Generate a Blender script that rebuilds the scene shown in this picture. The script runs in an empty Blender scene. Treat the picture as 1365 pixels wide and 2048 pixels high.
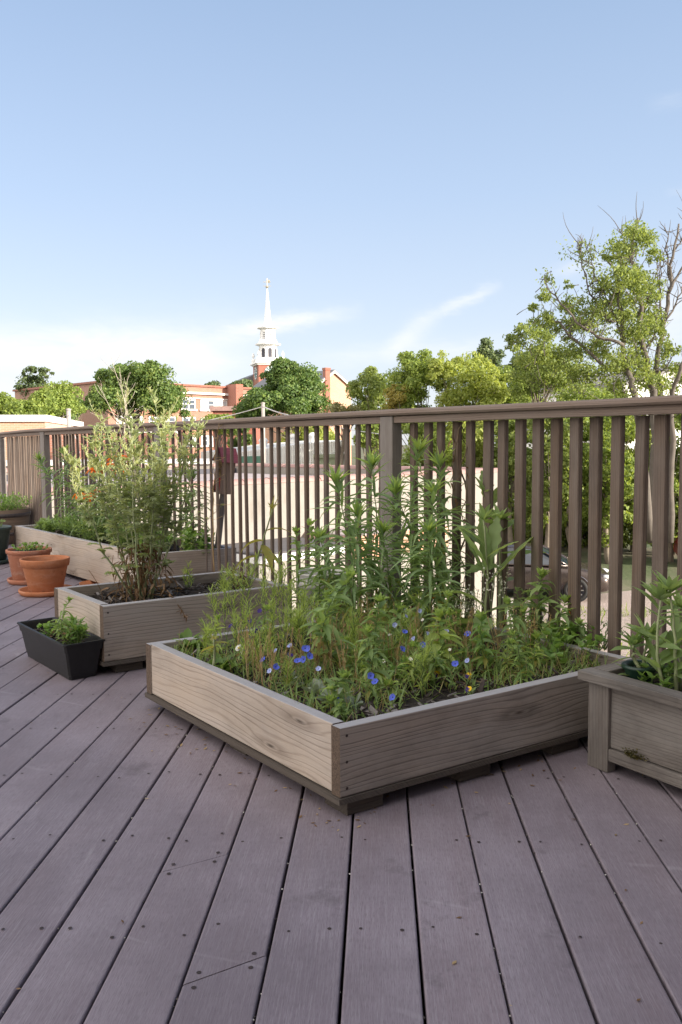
import bpy, math, random
import numpy as np
from mathutils import Vector, Matrix
RG = np.random.default_rng(11)
random.seed(5)
rad = math.radians
scene = bpy.context.scene
COL = scene.collection
# ------------------------------------------------------------------ camera
CAM_H, PITCH, ROLL, FPX = 0.97, 0.0802, -0.0058, 1720.0
cp, sp = math.cos(PITCH), math.sin(PITCH)
FW = np.array([0, cp, -sp]); UP0 = np.array([0, sp, cp]); RT0 = np.array([1.0, 0, 0])
cr, sr = math.cos(ROLL), math.sin(ROLL)
RT = cr*RT0 + sr*UP0; UP = -sr*RT0 + cr*UP0
cam = bpy.data.cameras.new('camera'); cam_o = bpy.data.objects.new('camera', cam); COL.objects.link(cam_o)
cam.sensor_fit = 'VERTICAL'; cam.sensor_height = 36; cam.lens = 36*FPX/2048
cam.clip_start = 0.05; cam.clip_end = 5000
M = Matrix.Identity(4)
for i in range(3):
    M[i][0] = RT[i]; M[i][1] = UP[i]; M[i][2] = -FW[i]
M[2][3] = CAM_H
cam_o.matrix_world = M
scene.camera = cam_o

def ray(u, v):
    return FW*FPX + RT*(u-682.5) - UP*(v-1024)
def gp(u, v, z=0.0):
    d = ray(u, v); t = (z-CAM_H)/d[2]; return np.array([d[0]*t, d[1]*t, z])
def at(u, v, Y):
    d = ray(u, v); t = Y/d[1]; return np.array([d[0]*t, Y, CAM_H+d[2]*t])

# ------------------------------------------------------------------ mesh helpers
class MB:
    def __init__(s):
        s.v = []; s.n = 0; s.f = []; s.bc = []
    def add(s, V, F, mat=0, bc=None):
        V = np.asarray(V, float).reshape(-1, 3)
        for f in F:
            f = np.asarray(f, int)
            if f.ndim == 1: f = f[None]
            s.f.append((f+s.n, mat))
        s.v.append(V); s.bc.append(np.zeros_like(V) if bc is None else np.asarray(bc, float).reshape(-1, 3))
        s.n += len(V)
    def box(s, o, ex, ey, ez, mat=0, emat=None, seed=None, taper=None):
        """box from corner o with edge vectors; ex is the length (grain) direction"""
        o, ex, ey, ez = [np.asarray(a, float) for a in (o, ex, ey, ez)]
        lx, ly, lz = [np.linalg.norm(a) for a in (ex, ey, ez)]
        V = []; B = []
        off = np.array([0, 0, 0.]) if seed is None else np.array([seed*3.7, seed*1.9, seed*0.77])
        for k in (0, 1):
            for j in (0, 1):
                for i in (0, 1):
                    V.append(o+i*ex+j*ey+k*ez); B.append(np.array([i*lx, k*lz+j*ly, j*ly])+off)
        sides = [[0, 1, 5, 4], [3, 2, 6, 7], [4, 5, 7, 6], [1, 0, 2, 3]]
        ends = [[2, 0, 4, 6], [1, 3, 7, 5]]
        if np.dot(np.cross(ex, ey), ez) < 0:
            sides = [f[::-1] for f in sides]; ends = [f[::-1] for f in ends]
        V = np.array(V); B = np.array(B)
        s.add(V, [np.array(sides)], mat, B)
        s.add(V, [np.array(ends)], mat if emat is None else emat, B)
    def abox(s, x0, x1, y0, y1, z0, z1, mat=0, seed=None):
        s.box((x0, y0, z0), (x1-x0, 0, 0), (0, y1-y0, 0), (0, 0, z1-z0), mat, None, seed)
    def lathe(s, prof, c=(0, 0, 0), n=32, mat=0, ax=None):
        c = np.asarray(c, float); a = np.linspace(0, 2*np.pi, n, endpoint=False)
        prof = np.asarray(prof, float); m = len(prof)
        V = np.zeros((m, n, 3)); V[..., 0] = prof[:, None, 0]*np.cos(a); V[..., 1] = prof[:, None, 0]*np.sin(a); V[..., 2] = prof[:, None, 1]
        B = np.zeros((m, n, 3)); B[..., 0] = a*0.2; B[..., 1] = prof[:, None, 1]; 
        if ax is not None: V = V @ np.asarray(ax, float)
        i, j = np.meshgrid(np.arange(m-1), np.arange(n), indexing='ij'); j2 = (j+1) % n
        F = np.stack([i*n+j, i*n+j2, (i+1)*n+j2, (i+1)*n+j], -1).reshape(-1, 4)
        s.add(V.reshape(-1, 3)+c, [F], mat, B.reshape(-1, 3))
    def tube(s, pts, r, n=6, mat=0, cap=True):
        pts = np.asarray(pts, float); m = len(pts); r = np.broadcast_to(np.asarray(r, float), (m,))
        T = np.gradient(pts, axis=0); T /= np.linalg.norm(T, axis=1, keepdims=True)+1e-9
        ref = np.array([0, 0, 1.]) if abs(T[0, 2]) < .9 else np.array([1., 0, 0])
        N = np.cross(T, ref); N /= np.linalg.norm(N, axis=1, keepdims=True)+1e-9
        Bn = np.cross(T, N); a = np.linspace(0, 2*np.pi, n, endpoint=False)
        V = pts[:, None]+r[:, None, None]*(N[:, None]*np.cos(a)[None, :, None]+Bn[:, None]*np.sin(a)[None, :, None])
        L = np.concatenate([[0], np.cumsum(np.linalg.norm(np.diff(pts, axis=0), axis=1))])
        B = np.zeros((m, n, 3)); B[..., 0] = L[:, None]; B[..., 1] = a*r.mean()
        i, j = np.meshgrid(np.arange(m-1), np.arange(n), indexing='ij'); j2 = (j+1) % n
        F = [np.stack([i*n+j, i*n+j2, (i+1)*n+j2, (i+1)*n+j], -1).reshape(-1, 4)]
        if cap: F += [np.arange(n)[::-1], np.arange(n)+(m-1)*n]
        s.add(V.reshape(-1, 3), F, mat, B.reshape(-1, 3))
    def leaves(s, pos, az, e0, curl, L, W, prof, roll=None, fold=0.25, K=6, mat=0):
        """strap / lance shaped blades: az azimuth, e0 start elevation, curl bend down over the length"""
        pos = np.asarray(pos, float).reshape(-1, 3); N = len(pos)
        if N == 0: return
        az, e0, curl, L, W = [np.broadcast_to(np.asarray(q, float), (N,)) for q in (az, e0, curl, L, W)]
        roll = RG.normal(0, .35, N) if roll is None else np.broadcast_to(roll, (N,))
        t = np.linspace(0, 1, K+1); tm = (t[1:]+t[:-1])/2
        el = e0[:, None]-curl[:, None]*tm[None]
        h = np.concatenate([np.zeros((N, 1)), np.cumsum(np.cos(el)/K, 1)], 1)*L[:, None]
        z = np.concatenate([np.zeros((N, 1)), np.cumsum(np.sin(el)/K, 1)], 1)*L[:, None]
        eln = e0[:, None]-curl[:, None]*t[None]
        H = np.stack([np.cos(az), np.sin(az), 0*az], -1); S = np.stack([-np.sin(az), np.cos(az), 0*az], -1)
        c = pos[:, None]+H[:, None]*h[..., None]+np.array([0, 0, 1.])*z[..., None]
        up = -H[:, None]*np.sin(eln)[..., None]+np.array([0, 0, 1.])*np.cos(eln)[..., None]
        side = S[:, None]*np.cos(roll)[:, None, None]+up*np.sin(roll)[:, None, None]
        nn = -S[:, None]*np.sin(roll)[:, None, None]+up*np.cos(roll)[:, None, None]
        w = (W[:, None]*prof(t)[None]*.5)[..., None]
        V = np.stack([c-side*w, c-nn*w*fold*2, c+side*w], 2)  # N,K+1,3,3
        b = (np.arange(N)*(K+1)*3)[:, None, None]; k = (np.arange(K)*3)[None, :, None]; q = np.arange(2)[None, None]
        a0 = b+k+q
        F = np.stack([a0, a0+1, a0+4, a0+3], -1).reshape(-1, 4)
        B = np.zeros(V.shape); B[..., 0] = t[None, :, None]; B[..., 1] = np.array([-1, 0, 1.])[None, None]
        s.add(V.reshape(-1, 3), [F], mat, B.reshape(-1, 3))
    def cards(s, P, Nn, size, mat=0, asp=0.6, droop=0.0):
        """leaf shaped folded diamonds for crowns seen from far away"""
        P = np.asarray(P, float); N = len(P); Nn = Nn/(np.linalg.norm(Nn, axis=1, keepdims=True)+1e-9)
        r = RG.normal(size=(N, 3)); A = np.cross(Nn, r); A /= np.linalg.norm(A, axis=1, keepdims=True)+1e-9
        A[:, 2] -= droop; A /= np.linalg.norm(A, axis=1, keepdims=True)+1e-9
        Bv = np.cross(Nn, A); sz = np.broadcast_to(np.asarray(size, float), (N,))[:, None]
        V = np.stack([P-A*sz*.5, P+Bv*sz*asp*.5-Nn*sz*.08, P+A*sz*.5-Nn*sz*.1, P-Bv*sz*asp*.5-Nn*sz*.08], 1)
        s.add(V.reshape(-1, 3), [np.arange(N*4).reshape(-1, 4)], mat)
    def build(s, name, mats, parent=None, smooth=False, bevel=0, loc=None):
        V = np.concatenate(s.v) if s.v else np.zeros((0, 3)); me = bpy.data.meshes.new(name)
        inv = None
        if parent is not None:
            V = V-np.array(parent.matrix_basis.translation) if parent.parent is None else V-np.array(parent.parent.matrix_basis.translation)-np.array(parent.matrix_basis.translation)
        if loc is not None: V = V-np.asarray(loc, float)
        me.vertices.add(len(V)); me.vertices.foreach_set('co', V.ravel())
        cnt = sum(f.size for f, _ in s.f); npoly = sum(len(f) for f, _ in s.f)
        me.loops.add(cnt); me.polygons.add(npoly)
        me.loops.foreach_set('vertex_index', np.concatenate([f.ravel() for f, _ in s.f]).astype(np.int32))
        tot = np.concatenate([np.full(len(f), f.shape[1]) for f, _ in s.f]).astype(np.int32)
        me.polygons.foreach_set('loop_start', np.concatenate([[0], np.cumsum(tot)[:-1]]).astype(np.int32))
        me.polygons.foreach_set('material_index', np.concatenate([np.full(len(f), m) for f, m in s.f]).astype(np.int32))
        sm = smooth or name in ('foliage', 'petals', 'dead_foliage', 'undergrowth', 'stem', 'dead_leaves')
        me.polygons.foreach_set('use_smooth', np.full(npoly, sm))
        a = me.attributes.new('bc', 'FLOAT_VECTOR', 'POINT'); a.data.foreach_set('vector', np.concatenate(s.bc).ravel())
        me.update(calc_edges=True); me.validate()
        for m in (mats if isinstance(mats, (list, tuple)) else [mats]): me.materials.append(m)
        o = bpy.data.objects.new(name, me); COL.objects.link(o)
        if parent is not None: o.parent = parent
        if loc is not None: o.location = loc
        if bevel:
            bv = o.modifiers.new('bevel', 'BEVEL'); bv.width = bevel; bv.segments = 2; bv.limit_method = 'ANGLE'
        return o

def tag(o, label, cat, group=None, kind=None):
    o['label'] = label; o['category'] = cat
    if group: o['group'] = group
    if kind: o['kind'] = kind
    return o
def struct(o, kind='structure'):
    o['kind'] = kind; return o
def thing(name, loc, label, cat, group=None):
    o = bpy.data.objects.new(name, None); COL.objects.link(o); o.location = [float(q) for q in loc]; o.empty_display_size = .05
    return tag(o, label, cat, group)
def copy_thing(root, loc, rotz=0.0, label=None, scale=None):
    r = root.copy(); COL.objects.link(r); r.location = [float(q) for q in loc]; r.rotation_euler = (0, 0, rotz)
    if scale: r.scale = (scale, scale, scale)
    if label: r['label'] = label
    for ch in list(root.children):
        c = ch.copy(); COL.objects.link(c); c.parent = r
        for g in list(ch.children):
            d = g.copy(); COL.objects.link(d); d.parent = c
    return r

# ------------------------------------------------------------------ material helpers
class NT:
    def __init__(s, name):
        s.m = bpy.data.materials.new(name); s.m.use_nodes = True; s.t = s.m.node_tree; s.t.nodes.clear()
        s.out = s.t.nodes.new('ShaderNodeOutputMaterial')
    def n(s, typ, **kw):
        nd = s.t.nodes.new('ShaderNode'+typ)
        for k, v in kw.items(): setattr(nd, k, v)
        return nd
    def l(s, a, b): s.t.links.new(a, b)
    def val(s, sock, x):
        if isinstance(x, bpy.types.NodeSocket): s.l(x, sock)
        elif x is not None: sock.default_value = x
    def math(s, op, a, b=None, c=None, clamp=False):
        nd = s.n('Math', operation=op); nd.use_clamp = clamp
        for i, q in enumerate((a, b, c)):
            if q is not None: s.val(nd.inputs[i], q)
        return nd.outputs[0]
    def vmath(s, op, a, b=None):
        nd = s.n('VectorMath', operation=op); s.val(nd.inputs[0], a)
        if b is not None: s.val(nd.inputs[1], b)
        return nd.outputs[0]
    def noise(s, vec, scale, detail=3, rough=.55, dist=0.0):
        nd = s.n('TexNoise'); s.val(nd.inputs['Vector'], vec); nd.inputs['Scale'].default_value = scale
        nd.inputs['Detail'].default_value = detail; nd.inputs['Roughness'].default_value = rough; nd.inputs['Distortion'].default_value = dist
        return nd.outputs['Fac']
    def ramp(s, fac, stops, interp='LINEAR'):
        nd = s.n('ValToRGB'); s.val(nd.inputs[0], fac); cr_ = nd.color_ramp; cr_.interpolation = interp
        while len(cr_.elements) < len(stops): cr_.elements.new(.5)
        for e, (p, c) in zip(cr_.elements, stops):
            e.position = p; e.color = (*(c if hasattr(c, '__len__') else (c, c, c)), 1)[:4]
        return nd.outputs[0]
    def mix(s, fac, a, b, mode='MIX'):
        nd = s.n('Mix', data_type='RGBA', blend_type=mode); s.val(nd.inputs[0], fac)
        for i, q in ((6, a), (7, b)):
            s.val(nd.inputs[i], (*q, 1) if isinstance(q, tuple) and len(q) == 3 else q)
        return nd.outputs[2]
    def scale(s, vec, sc):
        return s.vmath('MULTIPLY', vec, sc)
    def bc(s, rnd=True):
        a = s.n('Attribute', attribute_name='bc').outputs['Vector']
        if rnd:
            r = s.n('ObjectInfo').outputs['Random']; cmb = s.n('CombineXYZ')
            s.val(cmb.inputs[0], s.math('MULTIPLY', r, 37.0)); s.val(cmb.inputs[1], s.math('MULTIPLY', r, 11.3)); s.val(cmb.inputs[2], s.math('MULTIPLY', r, 5.0))
            a = s.vmath('ADD', a, cmb.outputs[0])
        return a
    def surf(s, col, rough=.7, bump=None, bstr=.3, bdist=.01, metal=0.0, spec=.5):
        p = s.n('BsdfPrincipled'); s.val(p.inputs['Base Color'], (*col, 1) if isinstance(col, tuple) else col)
        s.val(p.inputs['Roughness'], rough); p.inputs['Metallic'].default_value = metal; p.inputs['Specular IOR Level'].default_value = spec
        if bump is not None:
            b = s.n('Bump'); b.inputs['Strength'].default_value = bstr; b.inputs['Distance'].default_value = bdist
            s.l(bump, b.inputs['Height']); s.l(b.outputs[0], p.inputs['Normal'])
        s.l(p.outputs[0], s.out.inputs[0]); return s.m

def plain(name, col, rough=.6, var=.15, sc=6.0, metal=0.0, bump=.1, spec=.5):
    t = NT(name); co = t.n('TexCoord').outputs['Object']
    f = t.noise(co, sc, 5, .6); f2 = t.noise(co, sc*9, 3)
    c = t.mix(t.math('MULTIPLY_ADD', f, 1.6, -.3, clamp=True), tuple(q*(1-var) for q in col), tuple(min(1, q*(1+var)) for q in col))
    return t.surf(c, rough, f2, bump, .004, metal, spec)

def leafmat(name, col, trans=.4, tip=None, var=.45, rough=.5):
    t = NT(name); g = t.n('NewGeometry').outputs['Random Per Island']
    co = t.n('TexCoord').outputs['Object']; nz = t.noise(co, 1.3, 2)
    f = t.math('ADD', t.math('MULTIPLY', g, .65), t.math('MULTIPLY', nz, .35), clamp=True)
    tip = tip or (col[0]*1.9, col[1]*1.45, col[2]*.9)
    c = t.ramp(f, [(0.08, tuple(q*(1-var) for q in col)), (.5, col), (.97, tip)])
    a = t.n('Attribute', attribute_name='bc').outputs['Vector']; sx = t.n('SeparateXYZ'); t.l(a, sx.inputs[0])
    rib = t.math('LESS_THAN', t.math('ABSOLUTE', sx.outputs[1]), .09)
    p = t.n('BsdfPrincipled'); t.l(c, p.inputs['Base Color']); p.inputs['Roughness'].default_value = rough; p.inputs['Specular IOR Level'].default_value = .35
    tr = t.n('BsdfTranslucent'); t.l(t.mix(.5, c, (col[0]*2.2, col[1]*1.9, col[2]*.6)), tr.inputs[0])
    mx = t.n('MixShader'); mx.inputs[0].default_value = trans; t.l(p.outputs[0], mx.inputs[1]); t.l(tr.outputs[0], mx.inputs[2])
    t.l(mx.outputs[0], t.out.inputs[0]); return t.m

def woodmat(name, dark, light, grey, greyamt=.5, lines=95., knot=1.0, knotcol=(.05, .035, .025), rough=.85, stain=.0, contrast=.5):
    t = NT(name); a = t.bc(); sx = t.n('SeparateXYZ'); t.l(a, sx.inputs[0]); l, w = sx.outputs[0], sx.outputs[1]
    big = t.noise(t.scale(a, (1.3, 5.0, 1)), 1.0, 2, .5)
    # knots : sparse cells stretched along the grain
    vo = t.n('TexVoronoi', voronoi_dimensions='2D', feature='F1'); t.l(t.scale(a, (1.25, 5.2, 1)), vo.inputs['Vector']); vo.inputs['Scale'].default_value = 1.0
    wob = t.math('MULTIPLY', t.noise(t.scale(a, (9, 30, 1)), 1.0, 2), .05)
    d = t.math('ADD', vo.outputs['Distance'], wob)
    fall = t.math('POWER', t.math('SUBTRACT', 1.0, t.math('MULTIPLY', d, 2.6), clamp=True), 2.5)
    ph = t.math('ADD', t.math('MULTIPLY', w, lines*6.283*.8), t.math('MULTIPLY', big, 30.0))
    ph = t.math('ADD', ph, t.math('MULTIPLY', fall, 13.0*knot))
    ph = t.math('ADD', ph, t.math('MULTIPLY', t.noise(t.scale(a, (.35, 22, 1)), 1.0, 2), 17.0))
    ph = t.math('ADD', ph, t.math('MULTIPLY', t.noise(t.scale(a, (4, 40, 1)), 1.0, 3), 1.8))
    sn = t.math('MULTIPLY_ADD', t.math('SINE', ph), .5, .5)
    ln = t.math('MULTIPLY', t.math('POWER', sn, 7.0), t.math('MULTIPLY_ADD', t.noise(t.scale(a, (2.5, 18, 1)), 1.0, 3), 1.7, -.15, clamp=True))
    fib = t.noise(t.scale(a, (7, 260, 60)), 1.0, 3, .6)
    c = t.mix(t.math('MULTIPLY_ADD', fib, .9, .05, clamp=True), tuple(q*.8 for q in light), light)
    c = t.mix(t.math('MULTIPLY', ln, contrast), c, dark)
    gm = t.math('MULTIPLY', t.ramp(t.noise(t.scale(a, (2.2, 7, 3)), 1.0, 5, .65), [(.35, 0.0), (.7, 1.0)]), greyamt)
    c = t.mix(gm, c, t.mix(t.math('MULTIPLY', ln, .55), grey, tuple(q*.55 for q in grey)))
    km = t.ramp(d, [(.035, 1.0), (.065, 0.0)])
    c = t.mix(t.math('MULTIPLY', km, .85*min(1, knot)), c, knotcol)
    ring = t.ramp(d, [(.05, 0.0), (.085, .55), (.17, 0.0)])
    c = t.mix(t.math('MULTIPLY', ring, .8*min(1, knot)), c, tuple(q*.6 for q in dark))
    if stain:
        st = t.ramp(t.noise(t.scale(a, (1.6, 3.0, 4)), 1.3, 6, .7), [(.48, 0.0), (.68, 1.0)])
        c = t.mix(t.math('MULTIPLY', st, stain), c, (.035, .03, .028))
    h = t.math('ADD', t.math('MULTIPLY', fib, .5), t.math('MULTIPLY', ln, -.6))
    return t.surf(c, rough, h, .5, .003, 0, .25)

def brickmat(name, c1, c2, mortar, sc=1.0, row=.075, wid=.22):
    t = NT(name); a = t.bc(False); b = t.n('TexBrick'); t.l(a, b.inputs['Vector']); b.inputs['Scale'].default_value = 1/sc
    b.inputs['Brick Width'].default_value = wid; b.inputs['Row Height'].default_value = row; b.inputs['Mortar Size'].default_value = .008
    b.inputs['Color1'].default_value = (*c1, 1); b.inputs['Color2'].default_value = (*c2, 1); b.inputs['Mortar'].default_value = (*mortar, 1); b.inputs['Bias'].default_value = 0
    nz = t.noise(a, .6, 5, .7)
    c = t.mix(.35, b.outputs[0], t.mix(nz, tuple(q*.6 for q in c1), tuple(min(1, q*1.5) for q in c2)))
    return t.surf(c, .9, b.outputs['Fac'], -.3, .01)

# ---- materials
m_wood_lit = woodmat('weathered_pine_lit', (.21, .145, .10), (.52, .43, .35), (.44, .40, .37), .55, 66, 1.0, contrast=.46, stain=.2)  # pine made paler and warmer, paints the light on left faces
m_wood_shaded = woodmat('weathered_pine_shaded', (.10, .077, .062), (.36, .30, .25), (.33, .305, .285), .65, 80, 1.0, contrast=.6, stain=.34)  # same pine greyed down, paints the shade on the other faces
m_wood_edge = woodmat('weathered_board_top', (.21, .19, .18), (.37, .355, .355), (.42, .42, .44), .8, 140, .2, contrast=.35)
m_end = plain('board_end_grain', (.15, .105, .075), .95, .6, 160, bump=.9)
m_wood_old = woodmat('old_grey_board', (.07, .058, .05), (.20, .175, .155), (.23, .215, .20), .75, 110, .5, stain=.5, contrast=.6)
m_wood_dark = woodmat('dark_board', (.03, .024, .02), (.10, .08, .065), (.12, .11, .10), .5, 110, .4)  # plain dark wood tone for edge boards, underside and base panels
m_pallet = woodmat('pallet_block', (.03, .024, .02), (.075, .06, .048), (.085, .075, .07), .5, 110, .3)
m_baluster = woodmat('stained_baluster', (.04, .03, .024), (.175, .125, .095), (.21, .18, .16), .6, 110, .3, contrast=.7, stain=.35)
m_rail = woodmat('stained_rail', (.085, .06, .047), (.24, .18, .145), (.26, .22, .195), .55, 110, .2, contrast=.4)
m_post = woodmat('weathered_post', (.10, .085, .075), (.22, .19, .17), (.31, .29, .275), .75, 110, .3, contrast=.4)
m_steel = plain('dull_screw_steel', (.10, .085, .08), .5, .3, 40, .6)

def deckmat():
    t = NT('composite_decking'); a = t.bc(False)
    fib = t.noise(t.scale(a, (9, 330, 0)), 1.0, 3, .65); fib2 = t.noise(t.scale(a, (45, 900, 0)), 1.0, 2, .6)
    sx = t.n('SeparateXYZ'); t.l(a, sx.inputs[0])
    wn = t.n('TexWhiteNoise', noise_dimensions='1D'); t.l(t.math('FLOOR', t.math('MULTIPLY', sx.outputs[2], 1.0)), wn.inputs['W'])
    bl = t.noise(t.scale(a, (2.0, 5.0, 1.0)), 1.0, 5, .6)
    c = t.mix(wn.outputs['Value'], (.175, .145, .170), (.245, .198, .222))
    c = t.mix(t.ramp(bl, [(.3, 0.0), (.75, 1.0)]), c, (.275, .235, .268))
    c = t.mix(t.math('MULTIPLY', t.ramp(t.noise(t.scale(a, (1.1, 7, 1)), 1.0, 4), [(.52, 0.0), (.72, 1.0)]), .30), c, (.185, .125, .125))
    c = t.mix(t.math('MULTIPLY', t.ramp(fib, [(.45, 0.0), (.72, 1.0)]), .62), c, (.345, .315, .34))
    c = t.mix(t.math('MULTIPLY', t.ramp(fib2, [(.3, 1.0), (.5, 0.0)]), .55), c, (.085, .064, .072))
    # pale scuffs across the boards and dark stains
    sc = t.n('TexWave', wave_type='BANDS', bands_direction='DIAGONAL'); t.l(t.scale(a, (1, 1, 0)), sc.inputs[0]); sc.inputs['Scale'].default_value = 1.1
    sc.inputs['Distortion'].default_value = 9; sc.inputs['Detail'].default_value = 1; sc.inputs['Detail Scale'].default_value = .7
    scm = t.math('MULTIPLY', t.ramp(sc.outputs['Fac'], [(.9985, 0.0), (1.0, 1.0)]), t.ramp(t.noise(t.scale(a, (5, 5, 1)), 1.0, 3), [(.5, 0.0), (.66, 1.0)]))
    c = t.mix(t.math('MULTIPLY', scm, .38), c, (.42, .39, .41))
    st = t.ramp(t.noise(t.scale(a, (3.3, 3.3, 2)), 1.0, 6, .75), [(.60, 0.0), (.74, 1.0)])
    c = t.mix(t.math('MULTIPLY', st, .62), c, (.07, .056, .06))
    cl2 = t.ramp(t.noise(t.vmath('ADD', t.scale(a, (1, 1, 0)), (3.1, 7.7, 0)), 1.6, 7, .7), [(.40, 1.0), (.62, 0.0)])
    c = t.mix(t.math('MULTIPLY', cl2, .42), c, (.11, .088, .10))
    h = t.math('ADD', t.math('MULTIPLY', fib, .6), t.math('MULTIPLY', fib2, .6))
    return t.surf(c, .62, h, .35, .0015, 0, .35)
m_deck = deckmat()
m_black = plain('black_plastic', (.0085, .0085, .0095), .5, .5, 30, bump=.4)
def claymat(name, col, pale, amt):
    t = NT(name); co = t.n('TexCoord').outputs['Object']; c = t.mix(t.noise(co, 7, 5, .65), tuple(q*.72 for q in col), tuple(q*1.25 for q in col))
    c = t.mix(t.math('MULTIPLY', t.ramp(t.noise(t.scale(co, (1, 1, 2.2)), 11, 6, .72), [(.5, 0.), (.7, 1.)]), amt), c, pale)
    c = t.mix(t.math('MULTIPLY', t.ramp(t.noise(co, 26, 5, .7), [(.56, 0.), (.7, 1.)]), .45), c, tuple(q*.4 for q in col))
    return t.surf(c, .85, t.noise(co, 60, 4, .6), .35, .003, 0, .25)
m_terra = claymat('terracotta', (.44, .17, .08), (.56, .36, .26), .35)
m_terra2 = claymat('faded_terracotta', (.40, .165, .10), (.55, .40, .32), .5)
m_soilm = NT('potting_soil'); _c = m_soilm.n('TexCoord').outputs['Object']
m_soil = m_soilm.surf(m_soilm.ramp(m_soilm.noise(_c, 60, 5, .7), [(.3, (.012, .009, .007)), (.7, (.05, .038, .03))]), .95, m_soilm.noise(_c, 90, 4), 1.0, .01)
m_chip = plain('bark_mulch', (.055, .042, .036), .9, .7, 25, bump=.5)
m_greenpot = plain('dark_green_plastic', (.03, .055, .05), .45, .3, 12)
m_pot_green = plain('nursery_pot_green', (.012, .035, .022), .4, .3, 12)
m_bucket = plain('scuffed_white_plastic', (.50, .49, .46), .5, .35, 14, bump=.3)
m_cask = woodmat('barrel_staves', (.06, .04, .028), (.20, .14, .095), (.2, .17, .15), .4, 60, .3)
def flw(name, col, tr=.3): return leafmat(name, col, tr, tuple(min(1, q*1.25) for q in col), .15, .7)
m_lily = leafmat('lily_leaf', (.24, .36, .17), .45, (.36, .47, .22))
m_lilytop = leafmat('lily_tip_leaf', (.34, .48, .15), .45, (.46, .58, .18))
m_broad = leafmat('broad_leaf', (.30, .42, .18), .45, (.42, .52, .23), .35)
m_mid = leafmat('mid_green_leaf', (.26, .38, .15), .45, (.38, .49, .19))
m_feather = leafmat('feathery_leaf', (.37, .48, .15), .5, (.52, .62, .21))
m_mug = leafmat('silver_green_leaf', (.36, .43, .25), .5, (.52, .58, .35), .35)
m_mugtop = leafmat('pale_plume', (.46, .51, .28), .5, (.64, .65, .43), .35)
m_dry = leafmat('dry_straw', (.46, .34, .18), .3, (.62, .49, .30), .4, .8)
m_dead = leafmat('dead_brown_leaf', (.20, .12, .065), .25, (.34, .23, .13), .5, .8)
m_grey_leaf = leafmat('woolly_grey_leaf', (.24, .29, .22), .25, (.40, .45, .36), .3, .8)
m_mint = leafmat('mint_leaf', (.22, .37, .11), .45, (.34, .48, .14))
m_lettuce = leafmat('lettuce_leaf', (.17, .27, .08), .45, (.28, .38, .13), .3)
m_yellowleaf = leafmat('yellowing_leaf', (.34, .33, .09), .4, (.45, .42, .15), .3)
m_stem = plain('green_stem', (.15, .21, .07), .7, .3, 20)
m_stem_pale = plain('pale_stem', (.30, .34, .18), .7, .3, 20)
m_stem_brown = plain('brown_stem', (.14, .10, .055), .8, .4, 20)
m_blue = flw('blue_petal', (.12, .17, .72)); m_paleblue = flw('pale_blue_petal', (.42, .48, .82)); m_white = flw('white_petal', (.78, .78, .74))
m_purple = flw('purple_petal', (.06, .03, .20)); m_yellow = flw('yellow_petal', (.80, .55, .03)); m_orange = flw('orange_petal', (.80, .22, .03)); m_centre = flw('flower_eye', (.03, .03, .12))

# ------------------------------------------------------------------ deck frame of reference
YAW = -0.0443; BX0 = -0.0686; BP = 0.1445
BA = np.array([math.cos(YAW), math.sin(YAW)]); BB = np.array([-math.sin(YAW), math.cos(YAW)])
FA = rad(36.5)
FT = np.array([-math.sin(FA), math.cos(FA)]); FN = np.array([math.cos(FA), math.sin(FA)])   # along the railing / out across it
def fn(s, n, z=0.0):
    p = FT*s+FN*n; return np.array([p[0], p[1], z])
N_IN = 2.50                                          # inner edge of the railing line
S_POST = [-1.885, .56, 3.005, 5.45, 7.895]
P3 = fn(7.895, N_IN+.05); F2A = rad(30.0)
FT2 = np.array([-math.sin(F2A), math.cos(F2A)]); FN2 = np.array([math.cos(F2A), math.sin(F2A)])

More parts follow.
